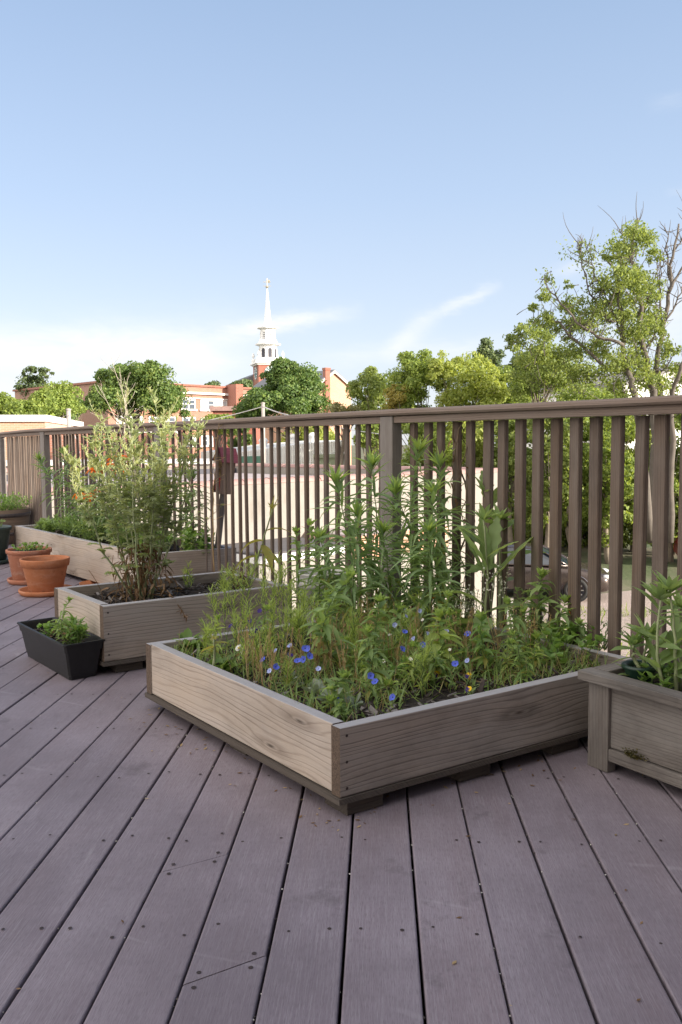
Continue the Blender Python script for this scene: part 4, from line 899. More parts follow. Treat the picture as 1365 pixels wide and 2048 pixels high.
for (u0, v0, u1, v1, lb) in r3:
    b = gp(u0, v0, .224); t = at(u1, v1, b[1]); H = t[2]-b[2]; sp = []
    for k in range(int(5+26*H)): sp.append((RG.uniform(.1, .95), RG.uniform(0, 360), RG.uniform(.3, 1.1), RG.uniform(.3, 1.), RG.uniform(.06, .11), RG.uniform(.016, .03)))
    broad_plant(lb, b, t, sp, 15, .085, m_broad if H > .15 else m_mid, prof=lance, group='leafy stems in the old grey planter')
bushy('low rounded weeds along the edge of the old grey planter', gp(1330, 1395, .224), .08, .10, 130, .03, .022, m_mint, ovate, nst=14)

# ---- insect house on a leaning stake
def insect_house():
    base = q4(.06, .50, .25); top = at(446, 985, base[1]); root = thing('insect_house', base, 'leaning insect house with a red roof on a wooden stake in the long box', 'insect house')
    ax = top-base; ax[1] -= .02; ax /= np.linalg.norm(ax); mb = MB()
    sx_ = np.array([.80, .60, 0]); sx_ -= ax*(sx_@ax); sx_ /= np.linalg.norm(sx_); fy = np.cross(ax, sx_)   # sx: right, fy: back
    def L(x, y, z): return top+sx_*x+fy*y+ax*z
    mb.box(base-sx_*.018-fy*.01-np.array([0, 0, .05]), ax*(np.linalg.norm(top-base)+.10), sx_*.036, fy*.02, 0, None, 3); mb.build('stake', m_wood_old, root, bevel=.002)
    # body: its front looks to the left, its side to the camera
    fx = np.array([-.78, -.62, 0]); fx -= ax*(fx@ax); fx /= np.linalg.norm(fx); sd = np.cross(ax, fx)  # fx front, sd across
    def Bq(f, s, z): return top+fx*f+sd*s+ax*z
    mb = MB(); D, W, H = .095, .085, .215
    m_bh = woodmat('insect_house_board', (.14, .09, .065), (.32, .22, .165), (.30, .25, .22), .4, 90, .2)
    for s in (-W/2, W/2-.009): mb.box(Bq(-D/2, s, -.005), ax*H, fx*D, sd*.009, 0, None, 7+s)
    mb.box(Bq(-D/2, -W/2+.009, -.005), ax*H, sd*(W-.018), fx*.009, 0, None, 9)
    for z in (0, .10, .15, H-.012): mb.box(Bq(-D/2+.01, -W/2+.009, z), fx*(D-.012), sd*(W-.018), ax*.008, 0, None, 11+z)
    mb.build('case', m_bh, root, bevel=.001)
    fr = MB(); fr.box(Bq(D/2-.016, -W/2+.011, .010), ax*.086, sd*(W-.022), fx*.010, 0, None, 2); fr.build('red_panel', plain('red_paint', (.40, .03, .035), .6), root)
    sl = MB(); sl.box(Bq(D/2-.005, -.006, .02), ax*.066, sd*.010, fx*.002, 0); sl.build('slot', m_chip, root)
    rd = MB()
    for i in range(5):
        for j in range(3): c = Bq(D/2-.04, -W/2+.020+i*.012, .116+j*.012); rd.tube([c, c+fx*.036], .0052, 8)
        for j in range(4): c = Bq(D/2-.04, -W/2+.020+i*.012, .166+j*.012-.002); rd.tube([c, c+fx*.034], .0052, 8)
    rd.build('reeds', m_dry, root)
    rf = MB(); m_red = woodmat('faded_red_roof', (.18, .035, .05), (.36, .085, .11), (.34, .15, .17), .4, 80, .1)
    for sgn in (-1, 1):
        e = sd*sgn*.058+ax*(-.088); rf.box(Bq(-D/2-.014, 0, H+.070), fx*(D+.03), e, np.cross(e, fx)/np.linalg.norm(np.cross(e, fx))*.008*(-sgn), 0, None, 5+sgn)
    rf.build('roof', m_red, root, bevel=.001)
    gb = MB(); V = []
    for f in (-D/2+.004, D/2-.004): V += [Bq(f, -W/2, H-.006), Bq(f, W/2, H-.006), Bq(f, 0, H+.058)]
    gb.add(V, [np.array([[0, 1, 2], [5, 4, 3]]), np.array([[0, 2, 5, 3], [1, 4, 5, 2]])]); gb.build('gable', m_bh, root)
insect_house()

# ------------------------------------------------------------------ the town beyond
GZ = -3.4
m_ground_n = NT('rough_grass_ground'); _c = m_ground_n.n('TexCoord').outputs['Object']
m_ground = m_ground_n.surf(m_ground_n.mix(m_ground_n.ramp(m_ground_n.noise(_c, .25, 6, .6), [(.4, 0.), (.6, 1.)]), (.07, .095, .035), (.17, .15, .10)), .95, m_ground_n.noise(_c, 6, 5), .8, .05)
m_pave = plain('pale_concrete_paving', (.50, .47, .43), .9, .12, 1.2, bump=.2)
m_gravel_n = NT('gravel'); _c = m_gravel_n.n('TexCoord').outputs['Object']
m_gravel = m_gravel_n.surf(m_gravel_n.mix(m_gravel_n.noise(_c, 18, 5, .7), (.24, .19, .165), (.46, .38, .34)), .95, m_gravel_n.noise(_c, 30, 3), 1., .03)
m_asph = plain('asphalt', (.085, .08, .085), .9, .2, 3, bump=.3)
m_stucco_n = NT('whitewashed_stucco'); _c = m_stucco_n.bc(False)
_st = m_stucco_n.ramp(m_stucco_n.noise(m_stucco_n.scale(_c, (1.5, .7, 1)), 1.4, 7, .72), [(.5, 0.), (.72, 1.)])
m_stucco = m_stucco_n.surf(m_stucco_n.mix(m_stucco_n.math('MULTIPLY', _st, .45), (.27, .25, .225), (.13, .105, .085)), .9, m_stucco_n.noise(_c, 12, 5, .7), .6, .02)
m_whitep = plain('white_paint', (.80, .80, .79), .6, .04, 2, bump=.05)
m_offwhite = plain('offwhite_trim', (.70, .68, .64), .7, .08, 2)
m_brick = brickmat('red_brick', (.26, .10, .065), (.36, .155, .105), (.42, .36, .31))
m_brick_pale = brickmat('pale_orange_brick', (.46, .23, .14), (.54, .30, .20), (.50, .42, .36))
m_brick_dark = brickmat('church_brick', (.26, .075, .05), (.34, .11, .075), (.30, .22, .18), 1.6)
m_slate = plain('grey_slate_roof', (.16, .165, .18), .8, .25, 1.5)
m_shingle = plain('grey_shingle', (.20, .19, .195), .9, .25, 3)
m_tile = plain('mauve_clay_tile', (.33, .21, .19), .8, .3, 4)
m_roofgrey = plain('flat_roof_felt', (.36, .31, .31), .9, .18, .6)
m_darkband = plain('dark_grey', (.05, .05, .065), .7, .3, 3)
m_glass = plain('window_glass', (.10, .12, .15), .08, .3, .5, bump=0)
m_pale_glass = plain('blind_behind_glass', (.55, .56, .57), .3, .15, .5, bump=0)
m_green = plain('green_corrugated_door', (.12, .26, .19), .6, .15, 2)
m_corr = plain('white_corrugated_steel', (.72, .72, .70), .5, .05, 2)
m_pole = plain('weathered_pole', (.34, .31, .29), .9, .2, 3)
m_wire = plain('pale_cable', (.55, .55, .55), .5, .1, 2)
m_bark = plain('grey_bark', (.20, .165, .13), .95, .35, 5, bump=.6)
m_bark_pale = plain('pale_grey_bark', (.115, .10, .085), .95, .3, 5, bump=.6)

mb = MB(); mb.add([(-900, -60, GZ), (900, -60, GZ), (900, 1500, GZ), (-900, 1500, GZ)], [[0, 1, 2, 3]])
struct(mb.build('ground', m_ground))
mb = MB(); mb.add([(-14, 3, GZ+.004), (4.6, 8, GZ+.004), (7.6, 18.4, GZ+.004), (5, 24, GZ+.004), (-24, 30, GZ+.004)], [[0, 1, 2, 3, 4]]); struct(mb.build('paving', m_pave))
mb = MB(); mb.add([(4.5, 6, GZ+.008), (16, 9, GZ+.008), (24, 27, GZ+.008), (9, 25.2, GZ+.008), (4.4, 23, GZ+.008)], [[0, 1, 2, 3, 4]]); struct(mb.build('gravel_drive', m_gravel))

def vbox(mb, p, d, L, nrm, W, z0, z1, mat=0, seed=0):
    """block: corner p (xy), along d for L, away along nrm for W"""
    p, d, nrm = np.asarray(p, float), np.asarray(d, float), np.asarray(nrm, float)
    mb.box((*p, z0), (*(d*L), 0), (*(nrm*W), 0), (0, 0, z1-z0), mat, None, None)
# --- whitewashed stucco building right behind the railing
SD = np.array([.695, .719]); SD /= np.linalg.norm(SD); SN = np.array([-SD[1], SD[0]])   # along the wall to the right / into the building
SP = np.array([-4.3, 12.45]); SLn = float((np.array([3.97, 21.0])-SP)@SD); ST = .245
def sp(l, w, z): p = SP+SD*l+SN*w; return np.array([p[0], p[1], z])
def stucco():
    root = thing('stucco_building', (*SP, GZ), 'low flat-roofed whitewashed stucco building with clay tile copings, just behind the railing', 'building')
    mb = MB()
    for (l0, w0, L, W, swap) in ((0, 0, SLn, .28, 0), (0, 10.3, SLn, .28, 0)): mb.box(sp(l0, w0, GZ-.05), (*(SD*L), 0), (*(SN*W), 0), (0, 0, ST-GZ+.05))
    for l0 in (0, SLn-.28): mb.box(sp(l0, .282, GZ-.05), (*(SN*10.016), 0), (*(SD*.28), 0), (0, 0, ST-GZ+.05))
    mb.build('wall', m_stucco, root)
    mb = MB(); mb.box(sp(.282, .282, -.1), (*(SD*(SLn-.564)), 0), (*(SN*10.0), 0), (0, 0, .13)); mb.build('roof', m_roofgrey, root)
    mb = MB(); mb.box(sp(.3, 9.9, .031), (*(SD*(SLn-.6)), 0), (*(SN*.38), 0), (0, 0, .15)); mb.build('parapet_band', m_darkband, root)  # dark grey strip along the foot of the back parapet
    cp_ = MB()
    def run(l0, w0, l1, w1, r, step):
        a, b = sp(l0, w0, 0), sp(l1, w1, 0); n = int(np.linalg.norm(b-a)/step); d = (b-a)/n; u = d/np.linalg.norm(d); s = np.cross(u, [0, 0, 1.])
        for i in range(n):
            th = np.linspace(0, np.pi, 9); z0 = ST+.002+RG.normal(0, .004)
            ring0 = [a+d*i+s*math.cos(t)*r+np.array([0, 0, z0+math.sin(t)*r*.62]) for t in th]; ring1 = [a+d*(i+.985)+s*math.cos(t)*r*.93+np.array([0, 0, z0+math.sin(t)*r*.57]) for t in th]
            V = np.array(ring0+ring1); F = [[k, k+1, 9+k+1, 9+k] for k in range(8)]; cp_.add(V, [np.array(F), np.arange(9)[::-1], np.arange(9)+9], 0)
    run(0, .14, SLn, .14, .16, .6); run(0, 10.44, SLn, 10.44, .20, .6); run(.14, .3, .14, 10.2, .16, .6); run(SLn-.14, .3, SLn-.14, 10.2, .16, .6)
    cp_.build('coping', m_tile, root, False)
stucco()
def porch(label, u0, u1, out, zt, roofmat, facemat, band):
    def along(u):
        k = (u-682.5)/FPX; return ((k*SP[1]-SP[0])/(SD[0]-k*SD[1]))
    l0, l1 = along(u0), along(u1); root = thing('low_porch', sp(l0, -out, GZ), label, 'porch')
    mb = MB(); mb.box(sp(l0, -out, GZ-.05), (*(SD*(l1-l0)), 0), (*(SN*(out-.003)), 0), (0, 0, zt-band-GZ+.05)); mb.build('wall', m_stucco, root)
    mb = MB(); mb.box(sp(l0-.05, -out-.05, zt-band+.002), (*(SD*(l1-l0+.1)), 0), (*(SN*(out+.047)), 0), (0, 0, band-.002)); mb.build('fascia', facemat, root)
    mb = MB(); mb.box(sp(l0-.02, -out-.02, zt+.002), (*(SD*(l1-l0+.04)), 0), (*(SN*(out+.014)), 0), (0, 0, .03)); mb.build('roof', roofmat, root)
porch('low porch with a grey felt roof and pale edge against the stucco wall', 400, 582, 1.5, -.80, m_asph, m_whitep, .12)
porch('low brick lean-to with an orange brick band against the stucco wall', 612, 800, 1.2, -.72, m_roofgrey, m_brick_pale, .42)

# --- left: brick building with a white fascia, and a white annex in front of it
def windows(root, face, cells, mats=(None,), fw=.10, depth=.06):
    """cells (l0,l1,z0,z1) on a wall given by face(l, out, z)"""
    for (l0, l1, z0, z1, gm_) in cells:
        f = MB()
        for (a, b, c, d) in ((l0, l0+fw, z0, z1), (l1-fw, l1, z0, z1), (l0+fw, l1-fw, z1-fw, z1), (l0+fw, l1-fw, (z0+z1)/2-fw*.3, (z0+z1)/2+fw*.3)):
            f.box(face(a, .002, c), face(b, .002, c)-face(a, .002, c), face(a, depth, c)-face(a, .002, c), (0, 0, d-c))
        wf = f.build('window', m_offwhite, root)
        g = MB(); g.box(face(l0+.004, .004, z0+.004), face(l1-.004, .004, 0)-face(l0+.004, .004, 0), face(l0, .025, 0)-face(l0, .004, 0), (0, 0, z1-z0-.008)); p = g.build('pane', gm_, root); p.parent = wf
        s = MB(); s.box(face(l0-.12, .003, z0-.16), face(l1+.12, .003, 0)-face(l0-.12, .003, 0), face(l0, .14, 0)-face(l0, .003, 0), (0, 0, .155)); q_ = s.build('sill', m_offwhite, root); q_.parent = wf
def left_block():
    R_ = at(90, 830, 36); d = np.array([-.985, -.17]); d /= np.linalg.norm(d); n = np.array([d[1], -d[0]]); n = n if n[1] > 0 else -n
    root = thing('brick_building', (R_[0], R_[1], GZ), 'flat-roofed orange brick building with a white fascia at the far left', 'building')
    mb = MB(); vbox(mb, R_[:2], d, 30, n, 12, GZ-.05, R_[2]-.27); mb.build('wall', m_brick_pale, root)
    mb = MB(); vbox(mb, R_[:2]-d*.12-n*.12, d, 30.2, n, 12.2, R_[2]-.268, R_[2]); mb.build('fascia', m_whitep, root)
    mb = MB(); z = at(100, 866, 36)[2]; vbox(mb, R_[:2]-d*5.3+n*.02, d, 5.29, n, 8, GZ-.05, z); mb.build('wing', m_brick, root)
    mb = MB(); vbox(mb, R_[:2]-d*5.35-n*.04, d, 5.34, n, 8.1, z+.002, z+.10); mb.build('wing_coping', m_offwhite, root)
    A = at(420, 928, 27); root2 = thing('white_annex', (A[0], A[1], GZ), 'low white annex seen through the left railing, below the brick building', 'building')
    mb = MB(); vbox(mb, A[:2], d, 24, n, 5, GZ-.05, A[2]); mb.build('wall', m_stucco, root2)
    mb = MB(); vbox(mb, A[:2]-d*.1-n*.1, d, 24.2, n, 5.2, A[2]+.002, A[2]+.09); mb.build('roof', m_offwhite, root2)
left_block()
# --- brick school
def school():
    Y0 = 73.5; A = at(500, 778, 77.2); B = at(215, 772, 67.1); d = (A-B)[:2]; L = np.linalg.norm(d); d /= L; n = np.array([-d[1], d[0]]); zt = at(400, 774, Y0)[2]
    root = thing('school_building', (B[0], B[1], GZ), 'long red brick block with white cornice bands and sash windows, behind the trees', 'building')
    def face(l, o, z): p = B[:2]+d*l-n*o; return np.array([p[0], p[1], z])
    mb = MB(); mb.box(face(0, 0, GZ-.05), (*(d*L), 0), (*(n*16), 0), (0, 0, zt-GZ+.05)); mb.build('wall', m_brick, root)
    pxm = Y0/FPX
    for (v0, v1, o) in ((783, 787, .25), (794, 796, .12)):
        z1_, z0_ = zt-(v0-772)*pxm, zt-(v1-772)*pxm; mb = MB(); mb.box(face(-.1, .003, z0_), (*(d*(L+.2)), 0), (*(-n*o), 0), (0, 0, z1_-z0_)); mb.build('cornice', m_offwhite, root)
    mb = MB(); mb.box(face(-.15, .15, zt+.002), (*(d*(L+.3)), 0), (*(n*16.3), 0), (0, 0, .16)); mb.build('parapet_coping', m_brick_dark, root)
    def lu(u): 
        k = (u-682.5)/FPX; return (k*B[1]-B[0])/(d[0]-k*d[1])
    cells = []
    for u in (244, 257, 270, 283, 308, 321, 334, 347, 374, 387, 411, 425, 438, 451):
        for (v0, v1) in ((797, 816), (832, 851), (868, 887)):
            cells.append((lu(u)-.36, lu(u)+.36, zt-(v1-772)*pxm, zt-(v0-772)*pxm, m_pale_glass if RG.random() < .65 else m_glass))
    windows(root, face, cells)
    for (u0, u1, v, o) in ((457, 471, 765, 1.3), (468, 471, 770, .4)):
        mb = MB(); mb.box(face(lu(u0), o, GZ), (*(d*(lu(u1)-lu(u0))), 0), (*(n*(o-.003)), 0), (0, 0, zt+(772-v)*pxm-GZ)); mb.build('chimney', m_brick_dark, root)
    C_ = at(426, 822, Y0-8); r2 = thing('brick_porch', (C_[0], C_[1], GZ), 'small brick porch block before the long red brick block', 'building')
    mb = MB(); mb.box((C_[0], C_[1], GZ), (3.2, 0, 0), (0, 4, 0), (0, 0, C_[2]-GZ)); mb.build('wall', m_brick_dark, r2)
    mb = MB(); mb.box((C_[0]-.2, C_[1]-.2, C_[2]+.002), (3.6, 0, 0), (0, 4.3, 0), (0, 0, .35)); mb.build('roof', m_tile, r2)
school()
def far_block():
    A = at(157, 776, 70); root = thing('brick_block', (A[0], A[1], GZ), 'end of a dark brick block showing left of the round maple', 'building')
    mb = MB(); mb.box((A[0], A[1], GZ-.05), (4, 1.2, 0), (-.6, 3, 0), (0, 0, A[2]-GZ)); mb.build('wall', m_brick, root)
    for dz in (.55, .95): mb = MB(); mb.box((A[0]-.08, A[1]-.16, A[2]-dz), (4.2, 1.26, 0), (-.03, .13, 0), (0, 0, .16)); mb.build('cornice', m_offwhite, root)
far_block()
# --- church with white steeple
def church():
    Y0 = 172.; c0 = at(537.5, 800, Y0); px_ = Y0/FPX; cx, cy = c0[0], c0[1]
    def Z(v): return at(537.5, v, Y0)[2]
    root = thing('church_steeple', (cx, cy, GZ), 'church tower of red brick with a tall white octagonal steeple and weathervane', 'church')
    rot = rad(18); cr_, sr_ = math.cos(rot), math.sin(rot); ax_ = np.array([[cr_, sr_, 0], [-sr_, cr_, 0], [0, 0, 1]])
    hw = 26*px_/1.05
    def sq(mb, h, z0, z1, mat=0): 
        ex = np.array([cr_, sr_, 0])*h*2; ey = np.array([-sr_, cr_, 0])*h*2; mb.box(np.array([cx, cy, z0])-ex/2-ey/2, ex, ey, (0, 0, z1-z0), mat)
    mb = MB(); sq(mb, hw, GZ, Z(732)); mb.build('tower', m_brick_dark, root)
    mb = MB(); sq(mb, hw+.25, Z(732)+.003, Z(729.5)); sq(mb, hw+.6, Z(729.5)+.003, Z(727)); mb.build('cornice', m_whitep, root)
    mb = MB(); h = hw+.1
    for (i, j) in ((1, 1), (1, -1), (-1, 1), (-1, -1)):
        p = np.array([cx, cy, 0])+ax_.T@np.array([i*h*.94, j*h*.94, 0]); mb.box(p-np.array([.35, .35, 0])+[0, 0, Z(727)], (.7, 0, 0), (0, .7, 0), (0, 0, Z(717.5)-Z(727))); mb.lathe([(.25, 0), (.12, .25), (.32, .6), (.26, .9), (.03, 1.35)], (p[0], p[1], Z(717.5)), 10)
    for i in range(4):
        a = rot+i*math.pi/2; dn = np.array([math.cos(a), math.sin(a), 0]); dt = np.array([-dn[1], dn[0], 0]); p = np.array([cx, cy, 0])+dn*h*.94
        mb.box(p-dt*h*.9+[0, 0, Z(719)-.25], dt*h*1.8, dn*.2, (0, 0, .25)); 
        for k in range(9): q = p-dt*h*.8+dt*h*1.6*k/8+[0, 0, Z(727)]; mb.box(q, dt*.14, dn*.14, (0, 0, Z(719)-.26-Z(727)))
    mb.build('balustrade', m_whitep, root)
    def octo(r, z0, z1, r1=None, mbx=None, a0=rot+math.pi/8):
        a = a0+np.arange(8)*math.pi/4; r1 = r1 or r; k = 1/math.cos(math.pi/8)
        V = [(cx+r*k*math.cos(t), cy+r*k*math.sin(t), z0) for t in a]+[(cx+r1*k*math.cos(t), cy+r1*k*math.sin(t), z1) for t in a]
        mbx.add(V, [np.array([[i, (i+1) % 8, 8+(i+1) % 8, 8+i] for i in range(8)]), np.arange(8)[::-1], np.arange(8)+8])
    r1, r2 = 16.2*px_, 13.2*px_
    mb = MB(); octo(r1, Z(727)+.004, Z(692), mbx=mb); octo(r1+.3, Z(692)+.003, Z(690.5), mbx=mb); octo(r1+.75, Z(690.5)+.003, Z(688), mbx=mb); octo(r1+.2, Z(688)+.003, Z(682), r2+.35, mbx=mb); octo(r2, Z(682)+.003, Z(659), mbx=mb); octo(r2+.3, Z(659)+.003, Z(657.5), mbx=mb); octo(r2+.7, Z(657.5)+.003, Z(655.5), mbx=mb); mb.build('lantern', m_whitep, root)
    for i in range(8):
        a = rot+i*math.pi/4; dn = np.array([math.cos(a), math.sin(a), 0]); dt = np.array([-dn[1], dn[0], 0])
        for (r, v0, v1, w, mt, nm) in ((r1, 716, 697.5, 3.9*px_, m_darkband, 'arched_opening'), (r2, 679, 664.5, 2.9*px_, m_glass, 'louvre')):
            z0, z1 = Z(v0), Z(v1); zs = z1-w; m_ = 9; th = np.linspace(0, np.pi, m_); P = np.array([cx, cy, 0])+dn*(r+.03)
            V = [P-dt*w+[0, 0, z0], P+dt*w+[0, 0, z0]]+[P+dt*w*math.cos(t)+[0, 0, zs+w*math.sin(t)] for t in th]; mb = MB(); mb.add(V, [np.arange(len(V))]); o = mb.build(nm, mt, root)
            fr = MB(); pts = [P-dt*(w+.1)+[0, 0, z0]]+[P-dt*(w+.1)*math.cos(t)+[0, 0, zs+(w+.1)*math.sin(t)] for t in th]+[P+dt*(w+.1)+[0, 0, z0]]; fr.tube(np.array(pts), .13, 5); fr.box(P-dt*(w+.3)+[0, 0, z0-.3], dt*(2*w+.6), dn*.3, (0, 0, .28))
            if nm == 'louvre':
                for k in range(3): fr.box(P-dt*w+dn*.02+[0, 0, z0+(zs-z0)*(k+.6)/3], dt*2*w, dn*.06, (0, 0, .13))
                fr.box(P-dt*.05+dn*.02+[0, 0, z0], dt*.1, dn*.06, (0, 0, z1-z0))
            f2 = fr.build('surround', m_whitep, root); f2.parent = o
    mb = MB(); octo(10.2*px_, Z(655.5)+.003, Z(651), 8.2*px_, mbx=mb); octo(8.2*px_, Z(651)+.003, Z(645), 6.6*px_, mbx=mb); octo(6.6*px_, Z(645)+.003, Z(577), .9*px_, mbx=mb); mb.build('spire', m_whitep, root)
    mb = MB(); gold = plain('gilded_metal', (.42, .38, .30), .5, .2, 3, .3); mb.tube([(cx, cy, Z(577)), (cx, cy, Z(557))], .09, 6); mb.lathe([(.02, -.35), (.35, 0), (.02, .35)], (cx, cy, Z(574)), 10); mb.box((cx-.8, cy-.03, Z(572.5)), (1.6, 0, 0), (0, .06, 0), (0, 0, .09)); mb.box((cx-.1, cy-.04, Z(566)), (.65, 0, 0), (0, .08, 0), (0, 0, .6)); mb.box((cx-.8, cy-.04, Z(564.5)), (1.5, 0, 0), (0, .08, 0), (0, 0, .10)); mb.build('weathervane', gold, root)
    for a in (rot-math.pi/2, rot+math.pi):     # clock dials on two faces
        dn = np.array([math.cos(a), math.sin(a), 0]); dt = np.array([-dn[1], dn[0], 0]); P = np.array([cx, cy, Z(747)])+dn*(hw+.04); th = np.linspace(0, 2*np.pi, 28, endpoint=False); R_ = 1.35
        mb = MB(); mb.add([P+dt*R_*math.cos(t)+np.array([0, 0, R_*math.sin(t)]) for t in th], [np.arange(28)]); dial = mb.build('clock', plain('teal_dial', (.10, .17, .17), .6), root)
        mb = MB(); tk = []
        for k in range(12):
            t = k*math.pi/6; e = dt*math.cos(t)+np.array([0, 0, math.sin(t)]); s_ = np.cross(dn, e); mb.box(P+dn*.02+e*R_*.68-s_*.09, e*R_*.27, s_*.18, dn*.04)
        for (t, l_, w_) in ((1.2, .8, .09), (2.6, .55, .12)): e = dt*math.cos(t)+np.array([0, 0, math.sin(t)]); s_ = np.cross(dn, e); mb.box(P+dn*.03-s_*w_/2, e*R_*l_, s_*w_, dn*.04)
        mk = mb.build('hour_marks', m_whitep, root); mk.parent = dial
    # nave behind the tower
    nv = MB(); e = np.array([cr_, sr_, 0]); f = np.array([-sr_, cr_, 0]); z = Z(772); nv.box(np.array([cx, cy, GZ])-e*7+f*(hw+.05), e*14, f*24, (0, 0, z-GZ)); nv.build('nave', m_brick_dark, root)
    V = [np.array([cx, cy, 0])+e*i+f*j+[0, 0, k] for j in (hw, hw+24.3) for (i, k) in ((-7.4, z+.01), (7.4, z+.01), (0, z+3.4))]; nv = MB(); nv.add(V, [np.array([[0, 1, 2], [5, 4, 3]]), np.array([[0, 2, 5, 3], [1, 4, 5, 2], [0, 3, 4, 1]])]); nv.build('nave_roof', m_slate, root)
church()
def gabled(label, u_apex, v_apex, v_eave, Y0, width, ang, length, wallmat, roofmat, chim=None, name='gabled_building', win=0):
    P = at(u_apex, v_apex, Y0); nrm = np.array([math.sin(rad(ang)), -math.cos(rad(ang))]); t = np.array([-nrm[1], nrm[0]]); ze = at(u_apex, v_eave, Y0)[2]; w = width/2
    root = thing(name, (P[0], P[1], GZ), label, 'building')
    def q(a, b, z): p = P[:2]+t*a-nrm*b; return np.array([p[0], p[1], z])
    mb = MB(); V = [q(-w, 0, GZ), q(w, 0, GZ), q(w, 0, ze), q(0, 0, P[2]), q(-w, 0, ze)]; V2 = [q(-w, length, GZ), q(w, length, GZ), q(w, length, ze), q(0, length, P[2]), q(-w, length, ze)]
    bcv = [((a)*1.0, z, 0) for (a, z) in ((-w, GZ), (w, GZ), (w, ze), (0, P[2]), (-w, ze))]; bc2 = [(length+a, z, 0) for (a, z) in ((-w, GZ), (w, GZ), (w, ze), (0, P[2]), (-w, ze))]
    mb.add(V+V2, [[0, 1, 2, 3, 4], [9, 8, 7, 6, 5], np.array([[1, 6, 7, 2], [0, 4, 9, 5]])], 0, bcv+bc2); mb.build('wall', wallmat, root)
    sl = (P[2]-ze)/w
    for sg in (-1, 1):
        mb = MB(); e = q(sg*(w+.35), -.35, 0)-q(0, -.35, 0); e[2] = -sl*(w+.35); mb.box(q(0, -.35, P[2]+.03), q(0, length+.35, 0)-q(0, -.35, 0), e, (0, 0, .18)); mb.build('roof', roofmat, root)
        mb = MB(); e2 = e.copy(); mb.box(q(0, -.40, P[2]-.30), e2, q(0, -.36, 0)-q(0, -.40, 0), (0, 0, .33)); mb.build('rake_board', m_offwhite, root)
    if chim:
        u, v, wd = chim; k = (u-682.5)/FPX; a = -w*.42; mb = MB(); zc = at(u, v, Y0)[2]; mb.box(q(a-wd/2, -.5, GZ), q(a+wd/2, 0, 0)-q(a-wd/2, 0, 0), q(0, .62, 0)-q(0, 0, 0), (0, 0, zc-GZ)); mb.box(q(a-wd/2-.08, -.58, zc-.35), q(a+wd/2+.08, 0, 0)-q(a-wd/2-.08, 0, 0), q(0, .78, 0)-q(0, 0, 0), (0, 0, .34)); mb.build('chimney', m_brick_dark, root)
    if win:
        cells = [(-w+w*2*(i+.5)/win-.45, -w+w*2*(i+.5)/win+.45, ze-2.2-j*3, ze-.6-j*3, m_glass) for i in range(win) for j in range(2)]
        windows(root, lambda l, o, z: q(l, -o, z), cells)
    return root
gabled('gabled orange brick building with a white-edged slate roof and tall chimney, right of the steeple', 667, 742, 772, 130, 7.2, 42, 16, m_brick_pale, m_slate, (652, 737, .9))
gabled('grey shingled house roof showing between the yellow-green trees', 1062, 748, 795, 66, 8, -65, 9, m_offwhite, m_shingle, None, 'house')
gabled('white clapboard house behind the big tree at the right', 1345, 742, 775, 50, 8, 30, 9, m_whitep, m_shingle, None, 'house', 3)
# corrugated shed behind the flat roof
def shed():
    A, B = at(472, 935, 45), at(700, 935, 48); d = (B-A)[:2]; L = np.linalg.norm(d); d /= L; n = np.array([-d[1], d[0]]); root = thing('corrugated_shed', (A[0], A[1], GZ), 'long white corrugated shed with a green panel, beyond the flat tile-edged roof', 'shed')
    zl, zr, zm = at(475, 905, 45)[2], at(690, 880, 48)[2], at(600, 888, 46)[2]
    mb = MB(); N_ = 150; l = np.linspace(0, L, N_); o = np.where(np.arange(N_) % 3 == 0, .05, 0.); zt = np.interp(l, [0, L*.55, L], [zl, zm, zr]); V = []
    for i in range(N_): p = A[:2]+d*l[i]-n*o[i]; V += [(p[0], p[1], GZ), (p[0], p[1], zt[i])]
    for i in range(N_): p = A[:2]+d*l[i]+n*6; V += [(p[0], p[1], GZ), (p[0], p[1], zt[i])]
    F = [[2*i, 2*i+2, 2*i+3, 2*i+1] for i in range(N_-1)]; G_ = [[2*N_+2*i+2, 2*N_+2*i, 2*N_+2*i+1, 2*N_+2*i+3] for i in range(N_-1)]; T_ = [[2*i+1, 2*i+3, 2*N_+2*i+3, 2*N_+2*i+1] for i in range(N_-1)]
    mb.add(V, [np.array(F+G_+T_+[[0, 1, 2*N_+1, 2*N_], [2*N_-2, 4*N_-2, 4*N_-1, 2*N_-1]])]); mb.build('wall', m_corr, root)
    mb = MB(); p0 = A[:2]+d*.3-n*.10; mb.box((*p0, zl-1.5), (*(d*1.25), 0), (*(n*.06), 0), (0, 0, 1.3)); mb.build('green_panel', m_green, root)
    mb = MB(); p0 = A[:2]+d*4.55-n*.30; mb.box((*p0, zl-1.4), (*(d*1.6), 0), (*(n*.2), 0), (0, 0, 1.05)); mb.box((*(p0-d*.1-n*.1), zl-.34), (*(d*1.8), 0), (*(n*.35), 0), (0, 0, .2)); mb.build('hatch', plain('olive_board', (.34, .38, .27), .8), root)
    for f in (.35, .62, .8):
        mb = MB(); p0 = A[:2]+d*L*f+n*2; mb.lathe([(.22, 0), (.22, .3), (.3, .32), (.16, .5), (.01, .55)], (p0[0], p0[1], np.interp(L*f, [0, L*.55, L], [zl, zm, zr])), 14)
        mb.build('roof_vent', m_corr, root, True)
shed()
